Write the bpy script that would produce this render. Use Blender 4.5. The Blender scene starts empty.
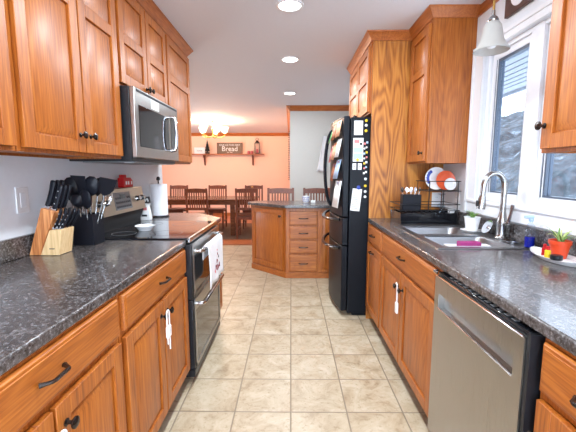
import bpy, bmesh, math, random
from mathutils import Vector, Matrix, noise
random.seed(7)
PI = math.pi
C = bpy.context.scene.collection
SC = bpy.context.scene

# ------------------------------------------------------------------ camera, world, light, exposure
cd = bpy.data.cameras.new('camera'); cam = bpy.data.objects.new('camera', cd); C.objects.link(cam)
F = 352.0
cd.sensor_width = 36; cd.lens = F/576*36; cd.clip_start = .02; cd.clip_end = 300
cam.location = (0, 0, 1.31)
cam.rotation_euler = (PI/2 - math.atan(44/F), 0, math.atan(3/F))
SC.camera = cam
SC.view_settings.view_transform = 'Standard'; SC.view_settings.look = 'None'
SC.view_settings.gamma = 1; SC.view_settings.use_curve_mapping = False
SC.view_settings.exposure = 0.30
w = bpy.data.worlds.new('world'); SC.world = w; w.use_nodes = True
bg = w.node_tree.nodes['Background']; bg.inputs[0].default_value = (.80, .89, 1, 1); bg.inputs[1].default_value = 5.2

def area(name, loc, rot, size, power, col, sy=None, shape=None, spread=None):
    l = bpy.data.lights.new(name, 'AREA'); l.energy = power; l.color = col; l.size = size
    if sy: l.shape = 'RECTANGLE'; l.size_y = sy
    if shape: l.shape = shape
    if spread: l.spread = spread
    o = bpy.data.objects.new(name, l); C.objects.link(o); o.location = loc; o.rotation_euler = rot
    return o
# added fill lights at the unseen rear glass door and unseen dining window
area('fill_light_rear', (0, -2.75, 1.25), (PI/2, 0, 0), 2.3, 130, (.82, .91, 1), 2.0)
area('fill_light_dining', (-4.75, 7.2, 1.4), (0, -PI/2, 0), 1.2, 75, (.95, .97, 1), 2.2)

# ------------------------------------------------------------------ materials
def newmat(name):
    m = bpy.data.materials.new(name); m.use_nodes = True
    nt = m.node_tree; b = nt.nodes['Principled BSDF']
    return m, nt, b
def N(nt, t, **kw):
    n = nt.nodes.new(t)
    for k, v in kw.items():
        if k.startswith('_'): n.inputs[k[1:].replace('_', ' ')].default_value = v
        else: setattr(n, k, v)
    return n
def L(nt, a, b): nt.links.new(a, b)
def ramp(nt, stops):
    r = nt.nodes.new('ShaderNodeValToRGB'); e = r.color_ramp.elements
    while len(e) < len(stops): e.new(.5)
    for i, (p, c) in enumerate(stops):
        e[i].position = p; e[i].color = (*c, 1)
    return r
def s2l(r, g, b):
    f = lambda v: (v/255/12.92) if v/255 <= .04045 else ((v/255+.055)/1.055)**2.4
    return (f(r), f(g), f(b))
def flat(name, col, rough=.5, metal=0, coat=0, vary=.06, scale=30, trans=0, bump=0, ior=1.45):
    m, nt, b = newmat(name)
    tc = N(nt, 'ShaderNodeTexCoord'); no = N(nt, 'ShaderNodeTexNoise', _Scale=scale, _Detail=4.0)
    L(nt, tc.outputs['Object'], no.inputs['Vector'])
    r = ramp(nt, [(.3, tuple(c*(1-vary) for c in col)), (.7, tuple(min(1, c*(1+vary)) for c in col))])
    L(nt, no.outputs['Fac'], r.inputs[0]); L(nt, r.outputs[0], b.inputs['Base Color'])
    b.inputs['Roughness'].default_value = rough; b.inputs['Metallic'].default_value = metal
    b.inputs['Coat Weight'].default_value = coat; b.inputs['Transmission Weight'].default_value = trans
    b.inputs['IOR'].default_value = ior
    if bump:
        bp = N(nt, 'ShaderNodeBump', _Strength=bump, _Distance=.01); L(nt, no.outputs['Fac'], bp.inputs['Height'])
        L(nt, bp.outputs[0], b.inputs['Normal'])
    return m
def emis(name, col, s):
    m, nt, b = newmat(name); b.inputs['Base Color'].default_value = (*col, 1)
    b.inputs['Emission Color'].default_value = (*col, 1); b.inputs['Emission Strength'].default_value = s
    return m
def wood(name, axis, dark, mid, light, contour=26, rough=.42, coat=.15, spread=2.2, cath=.32):
    m, nt, b = newmat(name)
    tc = N(nt, 'ShaderNodeTexCoord'); oi = N(nt, 'ShaderNodeObjectInfo')
    mul = N(nt, 'ShaderNodeVectorMath', operation='SCALE'); mul.inputs[0].default_value = (13.7, 7.1, 21.3)
    L(nt, oi.outputs['Random'], mul.inputs['Scale'])
    add = N(nt, 'ShaderNodeVectorMath', operation='ADD'); L(nt, tc.outputs['Object'], add.inputs[0]); L(nt, mul.outputs[0], add.inputs[1])
    def mapped(across, along):
        mp = N(nt, 'ShaderNodeMapping'); s = [across]*3; s['xyz'.index(axis)] = along
        mp.inputs['Scale'].default_value = s; L(nt, add.outputs[0], mp.inputs['Vector']); return mp
    m1 = mapped(spread, spread*.17); n1 = N(nt, 'ShaderNodeTexNoise', _Scale=1.6, _Detail=2.0, _Roughness=.45); L(nt, m1.outputs[0], n1.inputs['Vector'])
    mm = N(nt, 'ShaderNodeMath', operation='MULTIPLY'); mm.inputs[1].default_value = contour*6.28; L(nt, n1.outputs['Fac'], mm.inputs[0])
    sn = N(nt, 'ShaderNodeMath', operation='SINE'); L(nt, mm.outputs[0], sn.inputs[0])
    m2 = mapped(170, 6); n2 = N(nt, 'ShaderNodeTexNoise', _Scale=1.0, _Detail=3.0); L(nt, m2.outputs[0], n2.inputs['Vector'])
    m3 = mapped(14, 1.0); n3 = N(nt, 'ShaderNodeTexNoise', _Scale=1.0, _Detail=3.0); L(nt, m3.outputs[0], n3.inputs['Vector'])
    a = N(nt, 'ShaderNodeMath', operation='MULTIPLY_ADD'); a.inputs[1].default_value = .10*cath; a.inputs[2].default_value = 0; L(nt, sn.outputs[0], a.inputs[0])
    c = N(nt, 'ShaderNodeMath', operation='MULTIPLY_ADD'); c.inputs[1].default_value = .62; L(nt, n2.outputs['Fac'], c.inputs[0]); L(nt, a.outputs[0], c.inputs[2])
    d = N(nt, 'ShaderNodeMath', operation='MULTIPLY_ADD'); d.inputs[1].default_value = .26; L(nt, n3.outputs['Fac'], d.inputs[0]); L(nt, c.outputs[0], d.inputs[2])
    r = ramp(nt, [(.24, dark), (.44, mid), (.62, light)]); L(nt, d.outputs[0], r.inputs[0]); L(nt, r.outputs[0], b.inputs['Base Color'])
    b.inputs['Roughness'].default_value = rough; b.inputs['Coat Weight'].default_value = coat; b.inputs['Coat Roughness'].default_value = .3
    bp = N(nt, 'ShaderNodeBump', _Strength=.05, _Distance=.001); L(nt, d.outputs[0], bp.inputs['Height']); L(nt, bp.outputs[0], b.inputs['Normal'])
    return m
OAK = (s2l(122, 60, 14), s2l(168, 92, 28), s2l(190, 116, 44))
M = {}
M['oak'] = wood('oak_vertical_grain', 'z', *OAK)
M['oak_h'] = wood('oak_horizontal_grain', 'x', *OAK)
M['oak_panel'] = wood('oak_veneer_panel', 'z', s2l(126, 66, 18), s2l(182, 112, 40), s2l(200, 134, 58), contour=18, cath=1.15, spread=2.4)
M['oak_crown'] = wood('oak_crown', 'y', s2l(140, 72, 24), s2l(178, 100, 42), s2l(200, 124, 62))
M['oak_crown_x'] = wood('oak_crown_x', 'x', s2l(140, 72, 24), s2l(178, 100, 42), s2l(200, 124, 62))
M['dwood'] = wood('dark_stained_wood', 'z', s2l(70, 30, 14), s2l(110, 52, 26), s2l(140, 74, 40), cath=.3)
M['table'] = wood('brown_table_wood', 'x', s2l(70, 34, 18), s2l(105, 56, 30), s2l(130, 76, 46), cath=.4, rough=.22)
M['shelfwood'] = wood('shelf_wood', 'x', s2l(120, 58, 28), s2l(160, 86, 44), s2l(180, 110, 64))
M['floorwood'] = wood('hardwood', 'x', s2l(140, 66, 30), s2l(186, 100, 50), s2l(205, 124, 70), cath=.4)
M['beech'] = wood('pale_beech', 'z', s2l(200, 160, 105), s2l(226, 190, 138), s2l(238, 208, 160), cath=.3)
M['acacia'] = wood('orange_laminated_wood', 'z', s2l(170, 96, 48), s2l(214, 142, 84), s2l(230, 166, 110), cath=1.4, spread=9, contour=5)
M['wall'] = flat('blue_white_wall', s2l(232, 236, 240), .7, bump=.05, scale=60, vary=.01)
M['greywall'] = flat('pale_grey_wall', s2l(206, 206, 200), .75, vary=.01)
M['ceil'] = flat('ceiling_paint', s2l(224, 226, 232), .85, vary=.01, bump=.04, scale=90)
M['peach'] = flat('peach_wall', s2l(244, 203, 178), .75, vary=.01)
M['white'] = flat('white_trim_paint', s2l(238, 240, 243), .35, vary=.01)
M['vinyl'] = flat('window_vinyl', s2l(235, 238, 243), .3, vary=.01)
M['track'] = flat('grey_window_track', s2l(84, 96, 112), .4)
M['bronze'] = flat('dark_bronze', (.07, .06, .055), .24, metal=.9)
M['blackpl'] = flat('black_plastic', (.012, .013, .016), .35)
M['blackgl'] = flat('black_gloss', (.008, .009, .012), .07, coat=.5)
M['fridge'] = flat('black_fridge_enamel', (.006, .008, .012), .36, coat=.05, bump=.02, scale=400)
M['fridge'].node_tree.nodes['Principled BSDF'].inputs['Specular IOR Level'].default_value = .18
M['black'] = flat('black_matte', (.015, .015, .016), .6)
M['navy'] = flat('black_handle', (.007, .008, .013), .42)
M['navy'].node_tree.nodes['Principled BSDF'].inputs['Specular IOR Level'].default_value = .3
M['chrome'] = flat('chrome', (.8, .8, .82), .12, metal=1, vary=.02)
M['nickel'] = flat('brushed_nickel', (.36, .355, .35), .24, metal=1, vary=.05)
M['paper'] = flat('white_paper', s2l(240, 240, 238), .8, vary=.02)
M['towel'] = flat('white_towel', s2l(236, 236, 238), .95, vary=.03, scale=300, bump=.3)
M['ceramic'] = flat('white_ceramic', s2l(240, 240, 240), .15, vary=.01)
M['eaveshade'] = flat('shade_toned_eave_board', s2l(134, 142, 150), .7)  # soffit darkened in its base colour to read as shaded
M['red'] = flat('red_enamel', s2l(190, 8, 14), .45)
M['orange'] = flat('terracotta_orange_plastic', s2l(214, 72, 36), .4)
M['yellow'] = flat('yellow_plastic', s2l(235, 200, 40), .4)
M['magenta'] = flat('magenta_sponge', s2l(150, 48, 108), .9, bump=.4, scale=200)
M['blue'] = flat('blue_liquid', s2l(12, 30, 150), .1)
M['cobalt'] = flat('cobalt_glaze', s2l(50, 70, 160), .3)
M['plateorange'] = flat('coral_glaze', s2l(230, 100, 60), .3)
M['leaf'] = flat('green_leaf', s2l(110, 150, 70), .5, vary=.3)
M['leafpale'] = flat('pale_leaf', s2l(190, 205, 130), .5, vary=.2)
M['soil'] = flat('soil', (.03, .02, .012), .95)
M['darkred'] = flat('dark_red_print', s2l(130, 25, 45), .9)
M['pink'] = flat('pink_print', s2l(225, 130, 130), .6)
M['lilac'] = flat('pale_blue_print', s2l(170, 195, 225), .6)
M['grey'] = flat('grey_panel', s2l(120, 122, 124), .4)
M['ink'] = flat('dark_ink', s2l(50, 50, 55), .7)
M['slate'] = flat('taupe_sign_board', s2l(120, 100, 82), .7)
M['candle'] = flat('rose_glass', s2l(200, 90, 90), .3)
M['brown'] = flat('brown_photo', s2l(160, 95, 60), .5, vary=.4, scale=60)
M['skin'] = flat('tan_photo', s2l(215, 160, 125), .5, vary=.35, scale=80)
M['darkbrown'] = flat('dark_brown_wood_clock', s2l(84, 56, 46), .4, vary=.2)
M['rug'] = flat('taupe_rug', s2l(120, 92, 72), .95, vary=.2, scale=40)
M['steelrim'] = flat('steel_trim', (.55, .55, .55), .2, metal=1)
M['brass'] = flat('brass', s2l(200, 160, 90), .25, metal=1)
M['lampon'] = emis('recessed_lamp_lens', (1, 1, 1), 7)
M['shadeon'] = emis('lit_frosted_shade', (1, .84, .62), 2.6)
M['frost'] = flat('frosted_glass', s2l(212, 210, 204), .3, vary=.03, trans=.45)
M['bulb'] = flat('bulb_glass', s2l(250, 250, 250), .3, vary=.0)
M['greenprint'] = flat('green_print', s2l(70, 140, 80), .6)

def stainless(name, axis, col=(.42, .41, .395), rough=.28):
    m, nt, b = newmat(name)
    tc = N(nt, 'ShaderNodeTexCoord'); mp = N(nt, 'ShaderNodeMapping'); s = [900]*3; s['xyz'.index(axis)] = 3
    mp.inputs['Scale'].default_value = s; L(nt, tc.outputs['Object'], mp.inputs['Vector'])
    no = N(nt, 'ShaderNodeTexNoise', _Scale=1.0, _Detail=2.0); L(nt, mp.outputs[0], no.inputs['Vector'])
    mr = N(nt, 'ShaderNodeMapRange'); mr.inputs[3].default_value = rough-.03; mr.inputs[4].default_value = rough+.04
    L(nt, no.outputs['Fac'], mr.inputs[0]); L(nt, mr.outputs[0], b.inputs['Roughness'])
    b.inputs['Base Color'].default_value = (*col, 1); b.inputs['Metallic'].default_value = 1
    bp = N(nt, 'ShaderNodeBump', _Strength=.01, _Distance=.001); L(nt, no.outputs['Fac'], bp.inputs['Height']); L(nt, bp.outputs[0], b.inputs['Normal'])
    return m
M['steel'] = stainless('stainless_brushed', 'x')
M['steelz'] = stainless('stainless_brushed_vertical', 'z')
M['sink'] = stainless('stainless_sink', 'y', (.38, .38, .39), .32)
M['champagne'] = stainless('champagne_steel', 'y', (.50, .44, .35), .32)

def glassmat(name, tint=(1, 1, 1), refl=.10):
    m = bpy.data.materials.new(name); m.use_nodes = True; nt = m.node_tree; nt.nodes.remove(nt.nodes['Principled BSDF'])
    out = nt.nodes['Material Output']
    t = N(nt, 'ShaderNodeBsdfTransparent'); t.inputs[0].default_value = (*tint, 1)
    g = N(nt, 'ShaderNodeBsdfGlossy'); g.inputs['Roughness'].default_value = .02
    lw = N(nt, 'ShaderNodeLayerWeight'); pw = N(nt, 'ShaderNodeMath', operation='POWER'); pw.inputs[1].default_value = 4; L(nt, lw.outputs['Facing'], pw.inputs[0])
    ma = N(nt, 'ShaderNodeMath', operation='MULTIPLY_ADD'); ma.inputs[1].default_value = .5; ma.inputs[2].default_value = .03; L(nt, pw.outputs[0], ma.inputs[0])
    mx = N(nt, 'ShaderNodeMixShader'); L(nt, ma.outputs[0], mx.inputs[0]); L(nt, t.outputs[0], mx.inputs[1]); L(nt, g.outputs[0], mx.inputs[2])
    L(nt, mx.outputs[0], out.inputs[0]); return m
M['pane'] = glassmat('window_glass', (.93, .96, 1))
M['clear'] = glassmat('clear_plastic', (.85, .9, .95))

def counter_mat():
    m, nt, b = newmat('mottled_granite_laminate')
    tc = N(nt, 'ShaderNodeTexCoord')
    n1 = N(nt, 'ShaderNodeTexNoise', _Scale=20.0, _Detail=6.0, _Roughness=.72, _Distortion=.4); L(nt, tc.outputs['Object'], n1.inputs['Vector'])
    n2 = N(nt, 'ShaderNodeTexNoise', _Scale=95.0, _Detail=5.0, _Roughness=.75); L(nt, tc.outputs['Object'], n2.inputs['Vector'])
    v = N(nt, 'ShaderNodeTexVoronoi', _Scale=110.0); L(nt, tc.outputs['Object'], v.inputs['Vector'])
    r1 = ramp(nt, [(.32, s2l(22, 22, 24)), (.46, s2l(60, 56, 56)), (.56, s2l(84, 80, 80)), (.70, s2l(140, 138, 140))]); L(nt, n1.outputs['Fac'], r1.inputs[0])
    r2 = ramp(nt, [(.36, s2l(14, 13, 14)), (.46, s2l(70, 60, 54)), (.56, s2l(96, 93, 95)), (.66, s2l(180, 176, 174))]); L(nt, n2.outputs['Fac'], r2.inputs[0])
    mx = N(nt, 'ShaderNodeMixRGB'); mx.inputs[0].default_value = .55; L(nt, r1.outputs[0], mx.inputs[1]); L(nt, r2.outputs[0], mx.inputs[2])
    L(nt, mx.outputs[0], b.inputs['Base Color']); b.inputs['Roughness'].default_value = .24; b.inputs['Coat Weight'].default_value = .2
    return m
M['counter'] = counter_mat()

def tile_mat():
    m, nt, b = newmat('beige_ceramic_tile'); T = .308
    tc = N(nt, 'ShaderNodeTexCoord'); mp = N(nt, 'ShaderNodeMapping'); mp.inputs['Location'].default_value = (40, -1.788/T+60, 0)
    mp.inputs['Scale'].default_value = (1/T, 1/T, 1/T); L(nt, tc.outputs['Object'], mp.inputs['Vector'])
    sx = N(nt, 'ShaderNodeSeparateXYZ'); L(nt, mp.outputs[0], sx.inputs[0])
    outs = []; cells = []
    for k in ('X', 'Y'):
        fr = N(nt, 'ShaderNodeMath', operation='FRACT'); L(nt, sx.outputs[k], fr.inputs[0])
        pp = N(nt, 'ShaderNodeMath', operation='PINGPONG'); pp.inputs[1].default_value = .5; L(nt, fr.outputs[0], pp.inputs[0]); outs.append(pp)
        fl = N(nt, 'ShaderNodeMath', operation='FLOOR'); L(nt, sx.outputs[k], fl.inputs[0]); cells.append(fl)
    mn = N(nt, 'ShaderNodeMath', operation='MINIMUM'); L(nt, outs[0].outputs[0], mn.inputs[0]); L(nt, outs[1].outputs[0], mn.inputs[1])
    cr = ramp(nt, [(.006, (0, 0, 0)), (.018, (1, 1, 1))]); L(nt, mn.outputs[0], cr.inputs[0])
    cb = N(nt, 'ShaderNodeCombineXYZ'); L(nt, cells[0].outputs[0], cb.inputs[0]); L(nt, cells[1].outputs[0], cb.inputs[1])
    wn = N(nt, 'ShaderNodeTexWhiteNoise'); L(nt, cb.outputs[0], wn.inputs['Vector'])
    sc = N(nt, 'ShaderNodeVectorMath', operation='SCALE'); sc.inputs['Scale'].default_value = 17; L(nt, wn.outputs['Color'], sc.inputs[0])
    ad = N(nt, 'ShaderNodeVectorMath', operation='ADD'); L(nt, sc.outputs[0], ad.inputs[0]); L(nt, tc.outputs['Object'], ad.inputs[1])
    n1 = N(nt, 'ShaderNodeTexNoise', _Scale=6.0, _Detail=8.0, _Roughness=.68, _Distortion=.8); L(nt, ad.outputs[0], n1.inputs['Vector'])
    r = ramp(nt, [(.30, s2l(150, 128, 100)), (.44, s2l(179, 160, 132)), (.56, s2l(192, 176, 150)), (.72, s2l(205, 192, 170))]); L(nt, n1.outputs['Fac'], r.inputs[0])
    n3 = N(nt, 'ShaderNodeTexNoise', _Scale=40.0, _Detail=4.0, _Roughness=.7); L(nt, ad.outputs[0], n3.inputs['Vector'])
    r3 = ramp(nt, [(.32, (.72, .66, .58)), (.45, (1, 1, 1))]); L(nt, n3.outputs['Fac'], r3.inputs[0])
    mu = N(nt, 'ShaderNodeMixRGB', blend_type='MULTIPLY'); mu.inputs[0].default_value = .85; L(nt, r.outputs[0], mu.inputs[1]); L(nt, r3.outputs[0], mu.inputs[2])
    mx = N(nt, 'ShaderNodeMixRGB'); L(nt, cr.outputs[0], mx.inputs[0]); mx.inputs[1].default_value = (*s2l(138, 122, 102), 1); L(nt, mu.outputs[0], mx.inputs[2])
    L(nt, mx.outputs[0], b.inputs['Base Color']); b.inputs['Roughness'].default_value = .38
    bp = N(nt, 'ShaderNodeBump', _Strength=.5, _Distance=.003); L(nt, cr.outputs[0], bp.inputs['Height']); L(nt, bp.outputs[0], b.inputs['Normal'])
    return m
M['tile'] = tile_mat()
def hill_mat():
    m, nt, b = newmat('wooded_snowy_hill')
    tc = N(nt, 'ShaderNodeTexCoord'); n1 = N(nt, 'ShaderNodeTexNoise', _Scale=.55, _Detail=9.0, _Roughness=.8); L(nt, tc.outputs['Object'], n1.inputs['Vector'])
    r = ramp(nt, [(.38, s2l(22, 28, 32)), (.50, s2l(50, 58, 64)), (.58, s2l(74, 84, 92)), (.66, s2l(140, 148, 156))]); L(nt, n1.outputs['Fac'], r.inputs[0])
    L(nt, r.outputs[0], b.inputs['Base Color']); b.inputs['Roughness'].default_value = 1; return m
M['hill'] = hill_mat()
def towelpaper():
    m, nt, b = newmat('paper_towel_quilt'); tc = N(nt, 'ShaderNodeTexCoord'); v = N(nt, 'ShaderNodeTexVoronoi', _Scale=90.0); L(nt, tc.outputs['Object'], v.inputs['Vector'])
    bp = N(nt, 'ShaderNodeBump', _Strength=.3, _Distance=.004); L(nt, v.outputs[0], bp.inputs['Height']); L(nt, bp.outputs[0], b.inputs['Normal'])
    b.inputs['Base Color'].default_value = (*s2l(242, 243, 246), 1); b.inputs['Roughness'].default_value = .9; return m
M['quilt'] = towelpaper()

# ------------------------------------------------------------------ mesh helpers
def BM(): return bmesh.new()
def box(bm, x0, x1, y0, y1, z0, z1):
    vs = [bm.verts.new((x, y, z)) for x in (x0, x1) for y in (y0, y1) for z in (z0, z1)]
    for f in ((0, 1, 3, 2), (4, 6, 7, 5), (0, 4, 5, 1), (2, 3, 7, 6), (0, 2, 6, 4), (1, 5, 7, 3)): bm.faces.new([vs[i] for i in f])
    return vs
def obox(bm, mat4, sx, sy, sz):
    vs = box(bm, -sx/2, sx/2, -sy/2, sy/2, -sz/2, sz/2)
    for v in vs: v.co = mat4 @ v.co
def loft(bm, rings, cap=True, closed=True):
    R = [[bm.verts.new(p) for p in r] for r in rings]
    n = len(R[0])
    for a, b in zip(R, R[1:]):
        for i in range(n if closed else n-1):
            j = (i+1) % n
            bm.faces.new((a[i], a[j], b[j], b[i]))
    if cap and closed:
        bm.faces.new(R[0][::-1]); bm.faces.new(R[-1])
    return R
def tube(bm, pts, r, seg=10, cap=True, flatten=None):
    pts = [Vector(p) for p in pts]; n = len(pts); rr = r if isinstance(r, (list, tuple)) else [r]*n
    t0 = (pts[1]-pts[0]).normalized(); up = Vector((0, 0, 1)) if abs(t0.z) < .9 else Vector((1, 0, 0))
    u = t0.cross(up).normalized(); rings = []
    for i, p in enumerate(pts):
        t = (pts[min(i+1, n-1)]-pts[max(i-1, 0)]).normalized()
        u = (u - t*u.dot(t)).normalized(); v = t.cross(u)
        ring = []
        for k in range(seg):
            a = 2*PI*k/seg; q = u*math.cos(a)*rr[i] + v*math.sin(a)*rr[i]*(flatten or 1)
            ring.append(p+q)
        rings.append(ring)
    loft(bm, rings, cap)
def lathe(bm, prof, c=(0, 0, 0), seg=24, rot=None, close=True):
    c = Vector(c); rings = []
    for (r, z) in prof:
        ring = []
        for k in range(seg):
            a = 2*PI*k/seg; p = Vector((max(r, 1e-5)*math.cos(a), max(r, 1e-5)*math.sin(a), z))
            if rot: p = rot @ p
            ring.append(c+p)
        rings.append(ring)
    loft(bm, rings, close)
def prism(bm, poly, axis, a0, a1):
    def P(p, a):
        l = list(p); l.insert('xyz'.index(axis), a); return l
    loft(bm, [[P(p, a0) for p in poly], [P(p, a1) for p in poly]])
def rootmat(o):
    while o.parent: o = o.parent
    return Matrix.Translation(o.location) @ Matrix.Rotation(o.rotation_euler.z, 4, 'Z')
def mk(name, bm, mat, parent=None, bevel=0, world=False, seg=2, smooth=True, solid=0, sub=0):
    bmesh.ops.remove_doubles(bm, verts=bm.verts, dist=1e-6)
    bmesh.ops.recalc_face_normals(bm, faces=bm.faces)
    me = bpy.data.meshes.new(name)
    if world and parent: bm.transform(rootmat(parent).inverted())
    if not parent and world is not None and not world: pass
    bm.to_mesh(me); bm.free()
    if smooth:
        for p in me.polygons: p.use_smooth = True
        me.set_sharp_from_angle(angle=math.radians(35))
    me.materials.append(M[mat] if isinstance(mat, str) else mat)
    o = bpy.data.objects.new(name, me); C.objects.link(o)
    if parent: o.parent = parent
    if solid: s = o.modifiers.new('thickness', 'SOLIDIFY'); s.thickness = solid; s.offset = 0
    if sub: s = o.modifiers.new('smooth', 'SUBSURF'); s.levels = s.render_levels = sub
    if bevel:
        b = o.modifiers.new('bevel', 'BEVEL'); b.width = bevel; b.segments = seg; b.limit_method = 'ANGLE'; b.angle_limit = math.radians(40)
    return o
def thing(name, label, cat, loc=(0, 0, 0), rotz=0, group=None):
    o = bpy.data.objects.new(name, None); C.objects.link(o); o.empty_display_size = .05
    o.location = loc; o.rotation_euler = (0, 0, rotz); o['label'] = label; o['category'] = cat
    if group: o['group'] = group
    return o
def tag(o, label, cat, group=None):
    o['label'] = label; o['category'] = cat
    if group: o['group'] = group
    return o
def struct(name, bm, mat, parent=None, **k):
    o = mk(name, bm, mat, parent, **k); o['kind'] = 'structure'; return o
def dup(root, loc, rotz=None, label=None):
    r = root.copy(); C.objects.link(r); r.location = loc
    if rotz is not None: r.rotation_euler = (0, 0, rotz)
    if label: r['label'] = label
    for ch in list(root.children):
        c = ch.copy(); C.objects.link(c); c.parent = r
        for g in list(ch.children):
            d = g.copy(); C.objects.link(d); d.parent = c
    return r
def text(name, s, size, mat, parent, m4, ext=.0008, world=True):
    cu = bpy.data.curves.new(name, 'FONT'); cu.body = s; cu.size = size; cu.align_x = 'CENTER'; cu.align_y = 'CENTER'; cu.extrude = ext
    t = bpy.data.objects.new(name+'_src', cu); C.objects.link(t)
    dg = bpy.context.evaluated_depsgraph_get(); me = bpy.data.meshes.new_from_object(t.evaluated_get(dg)); bpy.data.objects.remove(t)
    me.name = name; inv = rootmat(parent).inverted() if (parent and world) else Matrix()
    me.transform(inv @ m4); me.materials.clear(); me.materials.append(M[mat])
    o = bpy.data.objects.new(name, me); C.objects.link(o); o.parent = parent; return o

LW, RW, CZ, CT = -1.275, 1.30, 2.44, .914     # left wall, right wall, ceiling, counter top

# ------------------------------------------------------------------ room shell
b = BM(); box(b, -1.40, 1.40, -2.6, 6.26, -.1, 0); box(b, -4.7, -1.40, 3.4, 6.26, -.1, 0); struct('floor', b, 'tile', smooth=False)
b = BM(); box(b, -4.7, -.02, 6.26, 10.5, -.1, .004); struct('floor', b, 'floorwood', smooth=False)
b = BM(); box(b, -4.7, 1.40, -2.6, 6.38, CZ, CZ+.1); box(b, -4.7, .1, 6.38, 10.5, CZ, CZ+.1); struct('ceiling', b, 'ceil', smooth=False)
b = BM(); box(b, LW-.125, LW, -2.6, 3.5, 0, CZ); struct('wall_left', b, 'wall', smooth=False)
b = BM(); box(b, -4.7, LW-.125, 3.4, 3.5, 0, CZ); struct('wall_left', b, 'peach', smooth=False)
b = BM(); box(b, -4.8, -4.7, 3.5, 6.0, 0, CZ); box(b, -4.8, -4.7, 8.4, 10.5, 0, CZ); box(b, -4.8, -4.7, 6.0, 8.4, 0, .75); box(b, -4.8, -4.7, 6.0, 8.4, 2.05, CZ); struct('wall_dining_left', b, 'peach', smooth=False)
b = BM(); box(b, -4.7, .1, 10.5, 10.6, 0, CZ); struct('wall_dining_back', b, 'peach', smooth=False)
b = BM(); box(b, -.02, .1, 6.38, 10.5, 0, CZ); struct('wall_dining_right', b, 'peach', smooth=False)
b = BM(); box(b, -.02, 1.40, 6.26, 6.38, 0, CZ); struct('wall_back', b, 'greywall', smooth=False)
# right wall with the window opening over the sink (Y 1.12..2.40, z 1.10..2.03), and an open hall beyond the island
WY0, WY1, WZ0, WZ1 = 1.10, 2.475, 1.11, 2.095
b = BM()
box(b, RW, RW+.10, -2.6, WY0, 0, CZ); box(b, RW, RW+.10, WY1, 6.26, 0, CZ)
box(b, RW, RW+.10, WY0, WY1, 0, WZ0); box(b, RW, RW+.10, WY0, WY1, WZ1, CZ)
struct('wall_right', b, 'wall', smooth=False)
b = BM(); box(b, -1.4, -1.2, -2.7, -2.6, 0, CZ); box(b, 1.2, RW+.10, -2.7, -2.6, 0, CZ); box(b, -1.2, 1.2, -2.7, -2.6, 2.2, CZ); struct('wall_front', b, 'wall', smooth=False)
# unseen glass door behind the camera, added for the rear fill light
dr = bpy.data.objects.new('door_added', None); C.objects.link(dr); dr['kind'] = 'structure'
b = BM()
for x in (-1.2, -.04, 1.12): box(b, x, x+.08, -2.68, -2.63, 0, 2.2)
box(b, -1.2, 1.2, -2.68, -2.63, 2.12, 2.2); box(b, -1.2, 1.2, -2.68, -2.63, 0, .1); mk('door_frame', b, 'vinyl', dr)
b = BM(); box(b, -1.12, 1.12, -2.66, -2.655, .1, 2.12); mk('pane', b, 'pane', dr)
# unseen dining window, added to carry the side fill light
dw = bpy.data.objects.new('window_added', None); C.objects.link(dw); dw['kind'] = 'structure'
b = BM()
for y in (6.0, 7.17, 8.34): box(b, -4.78, -4.72, y, y+.06, .75, 2.05)
box(b, -4.78, -4.72, 6.0, 8.4, .75, .81); box(b, -4.78, -4.72, 6.0, 8.4, 1.99, 2.05); mk('window_frame', b, 'vinyl', dw)
b = BM(); box(b, -4.752, -4.748, 6.06, 8.34, .81, 1.99); mk('pane', b, 'pane', dw)

# crown mouldings and skirting
def crown_profile(s=1):   # offset from wall, drop from ceiling
    return [(0, 0), (.062*s, 0), (.062*s, -.012), (.05*s, -.02), (.022*s, -.052), (.016*s, -.07), (0, -.075)]
b = BM(); prism(b, [(10.499-p, CZ+q*1.2) for p, q in crown_profile()], 'x', -4.7, -.02); struct('trim_1', b, 'oak_crown_x')
b = BM(); prism(b, [(6.259-p, CZ+q*1.15) for p, q in crown_profile()], 'x', -.02, RW); struct('trim_2', b, 'oak_crown_x')
b = BM(); prism(b, [(-.0205-p, CZ+q*1.2) for p, q in crown_profile()], 'y', 6.2, 10.43); struct('trim_9', b, 'oak_crown')
b = BM(); box(b, -4.7, -.02, 10.485, 10.5, .004, .1); struct('baseboard_back', b, 'oak_crown_x')
b = BM(); box(b, -.02, RW, 6.245, 6.26, 0, .1); struct('baseboard_right', b, 'white')
b = BM(); box(b, -4.7, -.02, 6.22, 6.29, .0, .012); struct('trim_3', b, 'shelfwood')

# ------------------------------------------------------------------ window over the sink
wn = bpy.data.objects.new('window_1', None); C.objects.link(wn); wn['kind'] = 'structure'
b = BM()
cw = .125; ch = .06
box(b, RW-.018, RW, WY1, WY1+cw, WZ0-.085, WZ1+ch); box(b, RW-.018, RW, WY0-cw, WY0, WZ0-.085, WZ1+ch)
box(b, RW-.018, RW, WY0, WY1, WZ1, WZ1+ch); box(b, RW-.018, RW, WY0, WY1, WZ0-.085, WZ0)
box(b, RW-.026, RW-.018, WY1+cw-.03, WY1+cw, WZ0-.085, WZ1+ch); box(b, RW-.026, RW-.018, WY0-cw, WY1+cw, WZ1+ch-.022, WZ1+ch)
mk('window_casing', b, 'white', wn, bevel=.003)
b = BM(); box(b, RW-.03, RW+.05, WY0-cw, WY1+cw, WZ0-.012, WZ0+.008); mk('window_sill', b, 'white', wn, bevel=.004)
b = BM(); # outer frame and mullion
fx0, fx1 = RW+.02, RW+.08
for y0, y1 in ((WY0, WY0+.045), (WY1-.03, WY1)): box(b, fx0, fx1, y0, y1, WZ0, WZ1)
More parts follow.
